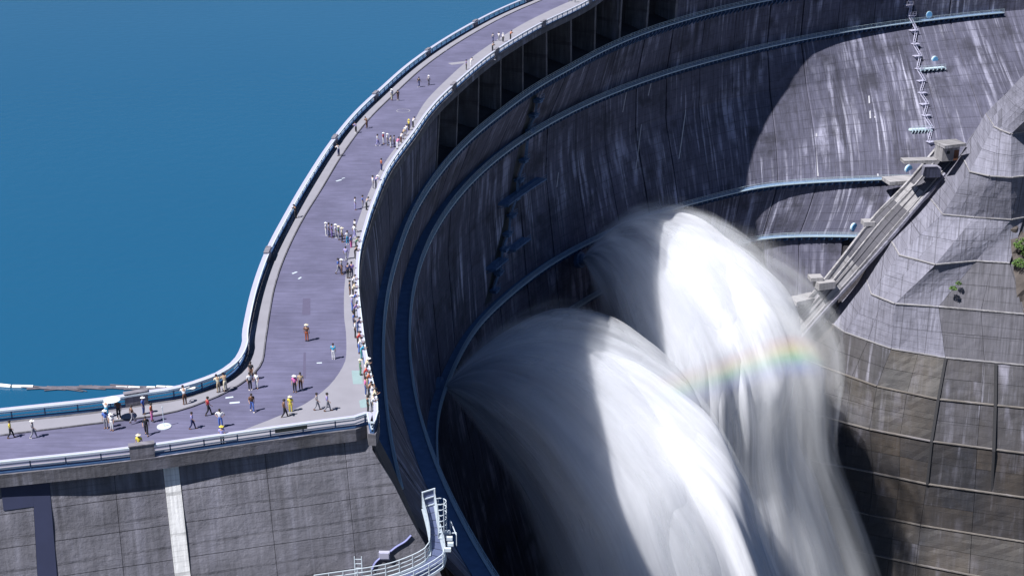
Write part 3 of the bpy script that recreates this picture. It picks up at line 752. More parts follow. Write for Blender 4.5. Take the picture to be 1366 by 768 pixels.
platform(1223, 92, 1257, 90, 'short pale platform on the right wall beside the upper stair flights'); platform(1211, 172, 1236, 170, 'short pale platform left of the lower end of the pale stairway')
platform(664, 272, 716, 242, 'blue platform crossing the shaded stairway, upper one', 'gallery', 2.6); platform(648, 358, 665, 346, 'small blue platform low on the shaded stairway, left side', 'gallery', 2.4); platform(676, 332, 697, 320, 'small blue platform right of the shaded stairway', 'gallery', 2.2)
def hatch(x, y, label, r=.95):
    ph, z = hit(x, y); a = math.radians(ph); n = Vector((math.cos(a), -math.sin(a), 0)); c = wp(ph, z)
    t = thing('round_hatch', label, 'hatch', c, 0, 'round blue hatches on the dam wall')
    MB().tube(n * -.3, n * .35, r, r, 20).build('lid', M['hatch'], t); MB().tube(n * -.3, n * .22, r * 1.18, r * 1.18, 20).build('rim', M['gallery_pale'], t)
hatch(1239, 20, 'round blue hatch right of the stairway above the long gallery'); hatch(1247, 80, 'round blue hatch above the short platform on the right wall'); hatch(1212, 226, 'round blue hatch at the right end of the third gallery', 1.1); hatch(1139, 303, 'round blue hatch at the right end of the lowest gallery', 1.0)
# pipes and lime ribs standing off the shaded wall
for i, (x0, y0, x1, y1, w) in enumerate(((835, 123, 830, 150, .35), (855, 166, 847, 232, .3), (914, 147, 905, 212, .4), (745, 225, 742, 250, .4), (868, 110, 864, 128, .4), (1158, 128, 1160, 158, .45), (1166, 155, 1170, 235, .4), (1088, 178, 1090, 235, .4))):
    a, za = hit(x0, y0); b, zb = hit(x1, y1)
    MB().grid([[wp(b - .0, zb, .05), wp(b + w / 4.2, zb, .05)], [wp(a, za, .05), wp(a + w / 4.2, za, .05)]], [[(0, zb), (w, zb)], [(0, za), (w, za)]]).build('lime_streak', M['lime'] if 'lime' in M else M.setdefault('lime', paint('lime_crust', (.5, .5, .55), .9, var=.3, scale=1)), dam)

# ------------------------------------------------------------------ steel gantry beside the wing wall
GZ = wing_hit(585, 740)[1] + 2.6
def gat(x, y): return at(x, y, wing_hit(x, y)[1] + 2.6)
gt = thing('steel_gantry', 'white railed steel walkway with grating floor bending round the end of the wing wall', 'walkway', at(585, 740, GZ)); gb = gt.location.copy()
inner = [gat(x, y) - gb for x, y in ((420, 783), (500, 771), (535, 762), (568, 746), (574, 728), (571, 705), (564, 677))]
outerg = [gat(x, y) - gb for x, y in ((420, 803), (502, 790), (545, 780), (588, 757), (594, 742), (588, 716), (580, 672))]
inner = resample(inner, n=25); outerg = resample(outerg, n=25)
for k in range(24):
    a, b, c, d = inner[k], inner[k + 1], outerg[k + 1], outerg[k]; e = .03
    G = [[a.lerp(b, e), a.lerp(b, 1 - e)], [d.lerp(c, e), d.lerp(c, 1 - e)]]; m_ = MB()
    m_.grid([[p - Vector((0, 0, .08)) for p in G[0]], [p for p in G[0]], [p for p in G[1]], [p - Vector((0, 0, .08)) for p in G[1]]]); m_.build('floor_grating', M['grate'], gt)
for side in (inner, outerg):
    r = MB()
    for a, b in zip(side, side[1:]):
        for h in (.4, .8, 1.2): r.bar(a + Vector((0, 0, h)), b + Vector((0, 0, h)), .07)
        r.bar(a + Vector((0, 0, -.1)), b + Vector((0, 0, -.1)), .12, .22)
    for a in side[::2]: r.bar(a, a + Vector((0, 0, 1.22)), .07)
    r.build('railing', M['rail_white'], gt)
e0, e1 = inner[-1], outerg[-1]; gm = MB()
for h in (0.05, .8, 1.5): gm.bar(e0 + Vector((0, 0, h)), e1 + Vector((0, 0, h)), .1)
for q in (e0, e1): gm.bar(q, q + Vector((0, 0, 1.55)), .12)
gm.build('gate_frame', M['rail_white'], gt); MB().box((e0 + e1) / 2 + Vector((0, .05, .8)), ((e1 - e0).length * .85, .05, 1.3), Matrix.Rotation(math.atan2((e1 - e0).y, (e1 - e0).x), 3, 'Z')).build('gate_panel', M['grate'], gt)
cg = MB(); cc = gat(587, 686) - gb
for h in range(0, 7):
    for k in range(8):
        a0, a1 = math.pi * (k / 8 * 1.5 - .6), math.pi * ((k + 1) / 8 * 1.5 - .6); z = 1.3 - h * .55
        cg.bar(cc + Vector((math.cos(a0) * .55, math.sin(a0) * .55, z)), cc + Vector((math.cos(a1) * .55, math.sin(a1) * .55, z)), .06)
for k in range(6):
    a0 = math.pi * (k / 5 * 1.5 - .6); cg.bar(cc + Vector((math.cos(a0) * .55, math.sin(a0) * .55, 1.3)), cc + Vector((math.cos(a0) * .55, math.sin(a0) * .55, -2.4)), .05)
cg.build('ladder_cage', M['rail_white'], gt)
eq = thing('instrument_frame', 'small white steel frame with boxes hanging outside the bend of the gantry', 'frame', gat(600, 712)); mb = MB()
mb.bar((0, 1.0, .8), (.6, -.8, .4), .06).bar((0, 1.0, .8), (0, 1.0, 0), .06).bar((.6, -.8, .4), (.6, -.8, -.7), .06).bar((-.8, .2, 0), (.6, .2, 0), .08)
mb.build('frame', M['rail_white'], eq)
for i, (x, y, z) in enumerate(((-.2, .2, .1), (0, -.5, -.1), (.1, -1.1, -.3), (-.1, -1.5, -.6))): MB().box((x, y, z), (.5, .28, .3)).build('box', M['rail_white'], eq)
# small access ladder, box and cable on the wing wall face
lad = thing('access_ladder', 'short pale steel ladder standing at the gantry on the wing wall', 'ladder', gat(478, 762)); m_ = MB()
for s_ in (-.3, .3): m_.bar((s_, 0, -2), (s_, .15, 1.4), .07)
for k in range(8): m_.bar((-.3, k * .02, -1.8 + k * .42), (.3, k * .02, -1.8 + k * .42), .05)
m_.build('ladder_frame', M['rail_white'], lad)
sj, zj = wing_hit(512, 738); jb = MB().box((0, 0, 0), (.95, .35, .75)).box((0, -.2, .05), (.8, .06, .55)).build('junction_box', M['cap']); jb.location = wingp(sj, zj, .2); tag(jb, 'pale square junction box on the wing wall above the gantry', 'box')
cab = MB(); pp = []
for x, y in ((548, 712), (540, 720), (528, 727), (517, 736), (508, 741), (500, 749), (496, 757)):
    w_ = wing_hit(x, y); pp.append(wingp(w_[0], w_[1], .16))
pp = resample(pp, n=25)
for a, b in zip(pp, pp[1:]): cab.tube(a, b, .11, .11, 6, False)
tag(cab.build('cable', paint('lilac_hose', (.22, .24, .5), .5)), 'lilac hose looping over the wing wall to the junction box', 'hose')

# ------------------------------------------------------------------ valley floor far below and rock behind the wall ends
vf = MB(); G = [[Vector((x, y, -158 + 4 * noise.noise(Vector((x * .02, y * .02, 0))))) for x in np.linspace(-60, 420, 25)] for y in np.linspace(60, 440, 21)]
M['valley'] = paint('valley_rock', (.07, .065, .06), .9, var=.4, scale=.1)
tag(vf.grid(G).build('valley_floor', M['valley']), kind='structure')
gs = MB(); G = [[Vector((x, y, -170)) for x in (-6000, 0, 6000)] for y in (-3000, 0, 6000)]; tag(gs.grid(G).build('ground', M['valley']), kind='structure')

# ------------------------------------------------------------------ the two water jets
GR_ = 9.81
def squeeze(p, k):
    s_ = min(1.0, max(0.0, -p.z / 50)); s_ = s_ * s_ * (3 - 2 * s_); f = 1 + k * s_; return Vector((p.x / f, p.y / f, p.z))
def jet_points(ax, hx, hz, speed, half, t, n1=7, n2=24, vert=1.0, sq=0.0):
    out = []
    for k in range(n1 + 1):
        al = math.radians(half) * k / n1
        for i in range(n2 if k else 1):
            ps = 2 * math.pi * i / n2; d = (ax * math.cos(al) + (hx * math.cos(ps) + hz * math.sin(ps) * vert) * math.sin(al)).normalized()
            out.append(squeeze(d * speed * t + Vector((0, 0, -.5 * GR_ * t * t)), sq))
    return out
def spray_mat(name, dens, col=(.90, .92, .99), seed=0.0, soft=.5, tail=.0):
    m, t, N, L = new_mat(name)
    uv = N('ShaderNodeUVMap'); sp = N('ShaderNodeSeparateXYZ'); L(uv.outputs[0], sp.inputs[0])
    def ns(su, sv, off, det=5, ro=.6):
        q = N('ShaderNodeMapping'); q.inputs['Scale'].default_value = (su, sv, 1); q.inputs['Location'].default_value = (seed * 3.1 + off, seed + off, 0); L(uv.outputs[0], q.inputs[0])
        n = N('ShaderNodeTexNoise'); n.inputs['Scale'].default_value = 1; n.inputs['Detail'].default_value = det; n.inputs['Roughness'].default_value = ro; L(q.outputs[0], n.inputs[0]); return n.outputs[0]
    def M2(op, a, b):
        n = N('ShaderNodeMath', operation=op)
        for i, x in enumerate((a, b)):
            if isinstance(x, (int, float)): n.inputs[i].default_value = x
            else: L(x, n.inputs[i])
        return n.outputs[0]
    def rg(src, a, b, lo=0., hi=1.):
        r = N('ShaderNodeMapRange', interpolation_type='SMOOTHSTEP'); r.inputs[1].default_value = a; r.inputs[2].default_value = b; r.inputs[3].default_value = lo; r.inputs[4].default_value = hi; L(src, r.inputs[0]); return r.outputs[0]
    st = M2('MULTIPLY', rg(ns(14, .3, 1), .25, .75, .35, 1), rg(ns(34, .4, 33), .3, .65, .45, 1))                       # fine flow lines
    lu = rg(ns(4, .4, 7, 5), .3, .7, .2, 1)                      # broad bundles
    pu = rg(ns(6, 1.1, 15, 5), .25, .7, .6, 1)             # puffs
    a = M2('ADD', M2('MULTIPLY', st, .45), M2('MULTIPLY', lu, .55)); a = M2('MULTIPLY', a, pu)
    near = rg(sp.outputs[1], 0, 1.4, 1.6, 1.0); a = M2('MULTIPLY', a, near)
    a = M2('MULTIPLY', M2('ADD', a, .12), dens)
    if tail: a = M2('MULTIPLY', a, rg(sp.outputs[1], tail, tail + 2.2, 1, 0))
    cl = N('ShaderNodeClamp'); L(a, cl.inputs[0]); cl.inputs[2].default_value = .96
    tr = N('ShaderNodeBsdfTransparent'); df = N('ShaderNodeBsdfDiffuse'); tl = N('ShaderNodeBsdfTranslucent')
    for b in (df, tl): b.inputs[0].default_value = (*col, 1)
    # droplets scatter evenly, so the sheet's own facing counts little
    ge = N('ShaderNodeNewGeometry'); sc1 = N('ShaderNodeVectorMath', operation='SCALE'); L(ge.outputs['Normal'], sc1.inputs[0]); sc1.inputs['Scale'].default_value = .45
    ad = N('ShaderNodeVectorMath', operation='ADD'); L(sc1.outputs[0], ad.inputs[0]); ad.inputs[1].default_value = (0, 0, .8); nz = N('ShaderNodeVectorMath', operation='NORMALIZE'); L(ad.outputs[0], nz.inputs[0]); L(nz.outputs[0], df.inputs['Normal'])
    ms = N('ShaderNodeMixShader'); ms.inputs[0].default_value = .3; L(df.outputs[0], ms.inputs[1]); L(tl.outputs[0], ms.inputs[2])
    mx = N('ShaderNodeMixShader'); L(cl.outputs[0], mx.inputs[0]); L(tr.outputs[0], mx.inputs[1]); L(ms.outputs[0], mx.inputs[2])
    o = N('ShaderNodeOutputMaterial'); L(mx.outputs[0], o.inputs[0]); return m
def spray_volume(name, ax, speed, half, dens, seed, albedo, fade, sq):
    m, t, N, L = new_mat(name)
    def M2(op, *a):
        n = N('ShaderNodeMath', operation=op)
        for i, x in enumerate(a):
            if isinstance(x, (int, float)): n.inputs[i].default_value = x
            else: L(x, n.inputs[i])
        return n.outputs[0]
    def rg(src, a, b, lo=0., hi=1.):
        r = N('ShaderNodeMapRange', interpolation_type='SMOOTHSTEP')
        for i, x in ((1, a), (2, b), (3, lo), (4, hi)):
            if isinstance(x, (int, float)): r.inputs[i].default_value = x
            else: L(x, r.inputs[i])
        L(src, r.inputs[0]); return r.outputs[0]
    tc = N('ShaderNodeTexCoord'); P = tc.outputs['Object']; sp = N('ShaderNodeSeparateXYZ'); L(P, sp.inputs[0]); z = sp.outputs[2]
    # air drag draws the falling water in towards the wall
    fs = M2('ADD', rg(M2('MULTIPLY', z, -1 / 50), 0, 1, 0, sq), 1.0); cq = N('ShaderNodeCombineXYZ'); L(M2('MULTIPLY', sp.outputs[0], fs), cq.inputs[0]); L(M2('MULTIPLY', sp.outputs[1], fs), cq.inputs[1]); L(z, cq.inputs[2]); P = cq.outputs[0]
    ln = N('ShaderNodeVectorMath', operation='DOT_PRODUCT'); L(P, ln.inputs[0]); L(P, ln.inputs[1]); p2 = ln.outputs['Value']
    # flight time of the droplet passing through this point, from its ballistic path
    b = M2('MULTIPLY_ADD', z, -GR_, speed * speed); disc = M2('SUBTRACT', M2('MULTIPLY', b, b), M2('MULTIPLY', p2, GR_ * GR_))
    T = M2('DIVIDE', M2('MULTIPLY', p2, 2.0), M2('ADD', b, M2('SQRT', M2('MAXIMUM', disc, 0.0))))
    tt = M2('SQRT', M2('MAXIMUM', T, 1e-4)); iv = M2('DIVIDE', 1.0, M2('MULTIPLY', tt, speed))
    cb = N('ShaderNodeCombineXYZ'); L(M2('MULTIPLY', T, .5 * GR_), cb.inputs[2]); av = N('ShaderNodeVectorMath', operation='ADD'); L(P, av.inputs[0]); L(cb.outputs[0], av.inputs[1])
    D = N('ShaderNodeVectorMath', operation='SCALE'); L(av.outputs[0], D.inputs[0]); L(iv, D.inputs['Scale']); D = D.outputs[0]
    dt = N('ShaderNodeVectorMath', operation='DOT_PRODUCT'); L(D, dt.inputs[0]); dt.inputs[1].default_value = ax; cosang = dt.outputs['Value']
    # noise in launch direction (fine) and flight time (slow) draws the flow lines
    def ns(fd, ft, off, det):
        s1 = N('ShaderNodeVectorMath', operation='SCALE'); L(D, s1.inputs[0]); s1.inputs['Scale'].default_value = fd
        ad = N('ShaderNodeVectorMath', operation='ADD'); L(s1.outputs[0], ad.inputs[0]); ad.inputs[1].default_value = (off + seed, off, seed)
        n = N('ShaderNodeTexNoise', noise_dimensions='4D'); n.inputs['Scale'].default_value = 1; n.inputs['Detail'].default_value = det; n.inputs['Roughness'].default_value = .55
        L(ad.outputs[0], n.inputs['Vector']); L(M2('MULTIPLY', tt, ft), n.inputs['W']); return n.outputs[0]
    n1 = ns(5.0, .5, 0, 2); n2 = ns(17, .45, 3, 2)
    ragged = M2('MULTIPLY_ADD', M2('SUBTRACT', n1, .5), .42, cosang)
    c0 = math.cos(math.radians(half)); body = rg(ragged, c0 - .03, c0 + .10)
    reach = rg(M2('DIVIDE', disc, speed ** 4), 0.0, .03)
    st = M2('MULTIPLY', rg(n1, .40, .6, .02, 1), rg(n2, .36, .6, .1, 1))
    thin = M2('DIVIDE', 1.0, M2('MAXIMUM', M2('POWER', tt, 1.15), .12))
    den = M2('MULTIPLY', M2('MULTIPLY', body, reach), M2('MULTIPLY', st, M2('MULTIPLY', thin, dens)))
    mist = M2('MULTIPLY', M2('MULTIPLY', rg(cosang, c0 - .2, c0 + .05), rg(M2('DIVIDE', disc, speed ** 4), .02, .25)), M2('MULTIPLY', rg(n1, .42, .68), M2('MULTIPLY', dens * .07, rg(tt, .8, 2.5))))
    den = M2('ADD', den, mist)
    if fade: den = M2('MULTIPLY', den, rg(tt, fade, fade + 1.5, 1, .25))
    v = N('ShaderNodeVolumePrincipled'); v.inputs['Color'].default_value = (*albedo, 1); v.inputs['Anisotropy'].default_value = 0.0
    L(den, v.inputs['Density']); o = N('ShaderNodeOutputMaterial'); L(v.outputs[0], o.inputs['Volume']); return m
def jet(px, py, z, az, el, speed, half, tmax, label, seed, dens=.42, albedo=(.945, .965, .9999), fade=0, sq=0.0):
    ph_, z_ = hit(px, py); o_ = wp(ph_, z_, 1.2); print('nozzle', ph_, z_, o_); J = thing('water_jet', label, 'water jet', o_, 0, 'water jets bursting from the dam')
    A0 = math.radians(az); E0 = math.radians(el); ax = Vector((math.sin(A0) * math.cos(E0), math.cos(A0) * math.cos(E0), math.sin(E0)))
    hx = Vector((math.cos(A0), -math.sin(A0), 0)); hz = hx.cross(ax).normalized()
    bm = bmesh.new(); prev = None; T = [.0] + [tmax * (k / 16) ** 1.6 for k in range(1, 17)]
    for t in T:
        cur = jet_points(ax, hx, hz, speed, half + 17, max(t, .012), sq=sq)
        if prev:
            b2 = bmesh.new()
            for p in prev + cur: b2.verts.new(p)
            bmesh.ops.convex_hull(b2, input=b2.verts); bmesh.ops.delete(b2, geom=[v for v in b2.verts if not v.link_faces], context='VERTS')
            me = bpy.data.meshes.new('h'); b2.to_mesh(me); b2.free(); bm.from_mesh(me); bpy.data.meshes.remove(me)
        prev = cur
    me = bpy.data.meshes.new('hull'); bm.to_mesh(me); bm.free(); o = bpy.data.objects.new('hull', me); COL.objects.link(o)
    r = o.modifiers.new('r', 'REMESH'); r.mode = 'VOXEL'; r.voxel_size = 1.2; dg = bpy.context.evaluated_depsgraph_get()
    m2 = bpy.data.meshes.new_from_object(o.evaluated_get(dg)); bpy.data.objects.remove(o)
    s_ = link(m2, 'spray', J); m2.materials.clear(); m2.materials.append(spray_volume('spray_volume_%d' % seed, ax, speed, half, dens, seed, albedo, fade, sq)); s_['kind'] = 'stuff'
    for k in range(6):
        f = ((k + .6) / 6) ** .7 * .93; al = math.radians(half * f); nu, nv = 110, 60; G = []; UV = []
        for q in range(nv + 1):
            t = tmax * (q / nv) ** 1.3 + .01; row = []; uvr = []
            for i in range(nu + 1):
                ps = 2 * math.pi * i / nu; cs, sn = math.cos(ps), math.sin(ps)
                w1 = noise.fractal(Vector((cs * 1.5 + seed, sn * 1.5, k * .5)), 1, 2, 3); a_ = al * (1 + .12 * w1)
                d = ax * math.cos(a_) + (hx * cs + hz * sn) * math.sin(a_); p = d.normalized() * speed * (1 + .05 * w1 - .03) * t + Vector((0, 0, -.5 * GR_ * t * t)); p = squeeze(p, sq)
                p += Vector((noise.noise(p * .07 + Vector((seed, k, 0))), noise.noise(p * .07 + Vector((seed, 9 + k, 4))), noise.noise(p * .06 + Vector((5, seed, k))))) * min(1.3, t * .6)
                row.append(p); uvr.append((i / nu * 4, t))
            G.append(row); UV.append(uvr)
        s_ = MB().grid(G, UV).build('spray_sheet', spray_mat('sheet_%d_%d' % (seed, k), 1.1 - .85 * f ** 2.5, seed=k * 1.7 + seed), J, True); s_['kind'] = 'stuff'
    mb = MB(); mb.tube(-ax * 3, ax * .4, 1.5, 1.3, 16).tube(-ax * 3, -ax * .2, 2.0, 2.0, 16); mb.build('outlet_nozzle', M['gallery'], J)
    return J
S.cycles.volume_bounces = 6; S.cycles.volume_step_rate = 0.6; S.cycles.volume_max_steps = 256
jet(584, 515, -74, 100, 9, 21.2, 48, 5.2, 'nearer lower water jet fanning out from the shaded wall', 1, sq=.16)
J2 = jet(771, 345, -76, 124, 14, 21.2, 46, 6.0, 'farther upper water jet arching highest in front of the wall', 5, sq=.42)

# thin outer spray blown off the farther jet
def drift(J, az, el, speed, half, tmax, dens, seed, sq):
    A0 = math.radians(az); E0 = math.radians(el); ax = Vector((math.sin(A0) * math.cos(E0), math.cos(A0) * math.cos(E0), math.sin(E0))); hx = Vector((math.cos(A0), -math.sin(A0), 0)); hz = hx.cross(ax).normalized()
    bm = bmesh.new(); prev = None
    for k in range(0, 15):
        cur = jet_points(ax, hx, hz, speed, half + 14, max(.3, tmax * (k / 14) ** 1.3), n1=4, n2=16, sq=sq)
        if prev:
            b2 = bmesh.new()
            for p in prev + cur: b2.verts.new(p)
            bmesh.ops.convex_hull(b2, input=b2.verts); bmesh.ops.delete(b2, geom=[v for v in b2.verts if not v.link_faces], context='VERTS')
            me = bpy.data.meshes.new('h'); b2.to_mesh(me); b2.free(); bm.from_mesh(me); bpy.data.meshes.remove(me)
        prev = cur
    me = bpy.data.meshes.new('hull'); bm.to_mesh(me); bm.free(); o = bpy.data.objects.new('hull', me); COL.objects.link(o)
    r = o.modifiers.new('r', 'REMESH'); r.mode = 'VOXEL'; r.voxel_size = 2.2; m2 = bpy.data.meshes.new_from_object(o.evaluated_get(bpy.context.evaluated_depsgraph_get())); bpy.data.objects.remove(o)
    s_ = link(m2, 'drifting_spray', J); m2.materials.clear(); m2.materials.append(spray_volume('drift_volume', ax, speed, half, dens, seed, (.985, .99, .9999), 0, sq)); s_['kind'] = 'stuff'
drift(J2, 116, 10, 23.6, 24, 6.0, .32, 9, .42)

# ------------------------------------------------------------------ rainbow light painted as colour bands on a thin ribbon
def rainbow():
    m, t, N, L = new_mat('rainbow_paint'); uv = N('ShaderNodeUVMap'); sp = N('ShaderNodeSeparateXYZ'); L(uv.outputs[0], sp.inputs[0])
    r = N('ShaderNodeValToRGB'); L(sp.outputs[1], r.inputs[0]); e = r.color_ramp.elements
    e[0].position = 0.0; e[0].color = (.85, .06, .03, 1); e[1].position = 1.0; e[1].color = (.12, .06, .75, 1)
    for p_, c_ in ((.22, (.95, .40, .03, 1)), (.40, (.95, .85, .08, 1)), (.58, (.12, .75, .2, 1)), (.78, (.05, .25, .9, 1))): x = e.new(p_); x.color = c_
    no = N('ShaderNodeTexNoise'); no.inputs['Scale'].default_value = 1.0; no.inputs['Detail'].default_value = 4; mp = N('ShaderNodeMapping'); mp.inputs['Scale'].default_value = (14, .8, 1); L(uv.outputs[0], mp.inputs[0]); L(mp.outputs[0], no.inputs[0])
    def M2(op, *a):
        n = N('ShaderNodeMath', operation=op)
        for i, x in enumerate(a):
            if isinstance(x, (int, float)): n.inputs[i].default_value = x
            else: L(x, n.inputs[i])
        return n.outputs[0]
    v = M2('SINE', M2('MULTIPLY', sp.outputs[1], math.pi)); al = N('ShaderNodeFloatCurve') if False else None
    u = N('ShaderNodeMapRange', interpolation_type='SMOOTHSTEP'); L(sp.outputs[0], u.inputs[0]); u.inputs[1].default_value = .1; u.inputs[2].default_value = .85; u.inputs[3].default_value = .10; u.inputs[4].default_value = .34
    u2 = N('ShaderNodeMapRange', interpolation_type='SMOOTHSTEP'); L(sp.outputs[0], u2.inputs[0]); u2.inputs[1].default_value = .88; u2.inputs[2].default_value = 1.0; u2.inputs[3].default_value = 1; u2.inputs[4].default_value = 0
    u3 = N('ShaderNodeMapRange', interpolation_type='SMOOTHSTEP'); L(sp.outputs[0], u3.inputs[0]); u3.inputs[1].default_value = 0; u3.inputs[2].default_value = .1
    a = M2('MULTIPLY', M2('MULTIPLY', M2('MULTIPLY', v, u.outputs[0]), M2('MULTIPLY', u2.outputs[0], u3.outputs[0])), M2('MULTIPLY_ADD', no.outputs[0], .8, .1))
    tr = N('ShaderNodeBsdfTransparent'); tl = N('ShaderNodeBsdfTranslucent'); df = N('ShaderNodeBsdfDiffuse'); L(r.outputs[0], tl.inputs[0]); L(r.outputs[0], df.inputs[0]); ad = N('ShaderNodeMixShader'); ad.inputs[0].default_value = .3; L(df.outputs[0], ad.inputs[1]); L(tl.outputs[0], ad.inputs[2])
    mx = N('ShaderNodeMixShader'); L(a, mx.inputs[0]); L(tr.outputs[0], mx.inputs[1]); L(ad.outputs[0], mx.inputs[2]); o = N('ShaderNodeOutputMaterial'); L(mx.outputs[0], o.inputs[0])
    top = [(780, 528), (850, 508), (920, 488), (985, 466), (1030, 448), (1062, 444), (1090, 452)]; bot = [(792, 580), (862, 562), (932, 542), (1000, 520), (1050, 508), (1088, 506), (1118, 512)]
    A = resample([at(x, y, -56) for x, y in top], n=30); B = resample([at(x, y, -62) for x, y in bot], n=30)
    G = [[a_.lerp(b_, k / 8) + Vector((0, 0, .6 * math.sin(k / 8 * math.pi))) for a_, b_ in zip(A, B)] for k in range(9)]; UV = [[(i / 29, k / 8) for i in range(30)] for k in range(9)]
    tag(MB().grid(G, UV).build('rainbow', m, None, True), 'faint rainbow light painted on a thin ribbon before the jets', kind='stuff')
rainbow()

# ------------------------------------------------------------------ the people on the crest
def limb_mesh(name, J, E_, R, sub=1, root=0, extra=None):
    """one continuous surface grown round a skeleton of joints"""
    me = bpy.data.meshes.new(name); me.from_pydata(J, E_, []); o = bpy.data.objects.new(name, me); COL.objects.link(o)
    md = o.modifiers.new('skin', 'SKIN'); md.use_smooth_shade = True
    sv = me.skin_vertices[0].data
    for i, r in enumerate(R): sv[i].radius = r if isinstance(r, tuple) else (r, r); sv[i].use_root = (i == root)
    if sub: s2 = o.modifiers.new('sub', 'SUBSURF'); s2.levels = sub; s2.render_levels = sub
    dg = bpy.context.evaluated_depsgraph_get(); m2 = bpy.data.meshes.new_from_object(o.evaluated_get(dg)); m2.name = name
    bpy.data.objects.remove(o)
    if extra:
        bm = bmesh.new(); bm.from_mesh(m2); t = bpy.data.meshes.new('t'); t.from_pydata(extra.v, [], extra.f); bm.from_mesh(t); bm.to_mesh(m2); bm.free(); bpy.data.meshes.remove(t)
    m2.materials.clear(); m2.polygons.foreach_set('use_smooth', [True] * len(m2.polygons)); return m2
def pose(kind):
    """joint positions for a 1.68 m figure facing +y"""
    p = dict(pel=(0, 0, .92), waist=(0, .0, 1.06), chest=(0, -.01, 1.28), neck=(0, .0, 1.42), head0=(0, .01, 1.5), head=(0, .03, 1.60))
    for s, n in ((-1, 'l'), (1, 'r')):
        p[n + 'hip'] = (s * .09, 0, .88); p[n + 'kne'] = (s * .10, .02, .48); p[n + 'ank'] = (s * .10, -.02, .08); p[n + 'toe'] = (s * .12, .15, .035)
        p[n + 'sho'] = (s * .19, 0, 1.38); p[n + 'elb'] = (s * .24, -.03, 1.11); p[n + 'wri'] = (s * .24, .07, .87); p[n + 'pal'] = (s * .235, .10, .79)
    if kind == 'walk':
        p['lkne'] = (-.09, .16, .50); p['lank'] = (-.09, .24, .09); p['ltoe'] = (-.10, .40, .06); p['rkne'] = (.09, -.03, .48); p['rank'] = (.09, -.27, .14); p['rtoe'] = (.10, -.13, .04)
        p['lelb'] = (-.24, -.14, 1.13); p['lwri'] = (-.23, -.12, .89); p['lpal'] = (-.22, -.09, .81); p['relb'] = (.24, .08, 1.12); p['rwri'] = (.21, .24, .95); p['rpal'] = (.20, .30, .90)
    if kind in ('lean', 'photo', 'reach'):
        k = .10 if kind == 'lean' else .03
        for a, f in (('waist', .3), ('chest', 1.3), ('neck', 1.9), ('head0', 2.2), ('head', 2.6), ('lsho', 1.7), ('rsho', 1.7)): p[a] = (p[a][0], p[a][1] + k * f, p[a][2] - k * f * .25)
    if kind == 'lean':
        for s, n in ((-1, 'l'), (1, 'r')): p[n + 'elb'] = (s * .25, .30, 1.12); p[n + 'wri'] = (s * .12, .50, 1.17); p[n + 'pal'] = (s * .05, .56, 1.17)
    if kind == 'photo':
        for s, n in ((-1, 'l'), (1, 'r')): p[n + 'elb'] = (s * .22, .22, 1.25); p[n + 'wri'] = (s * .10, .26, 1.48); p[n + 'pal'] = (s * .07, .25, 1.56)
    if kind == 'hips':
        for s, n in ((-1, 'l'), (1, 'r')): p[n + 'elb'] = (s * .40, -.08, 1.16); p[n + 'wri'] = (s * .20, .03, .99); p[n + 'pal'] = (s * .15, .06, .96)
        p['lank'] = (-.16, 0, .08); p['ltoe'] = (-.20, .16, .035); p['lkne'] = (-.13, .02, .48)
    if kind == 'hold':
        p['relb'] = (.24, .10, 1.13); p['rwri'] = (.17, .28, 1.28); p['rpal'] = (.15, .31, 1.34)
    return p
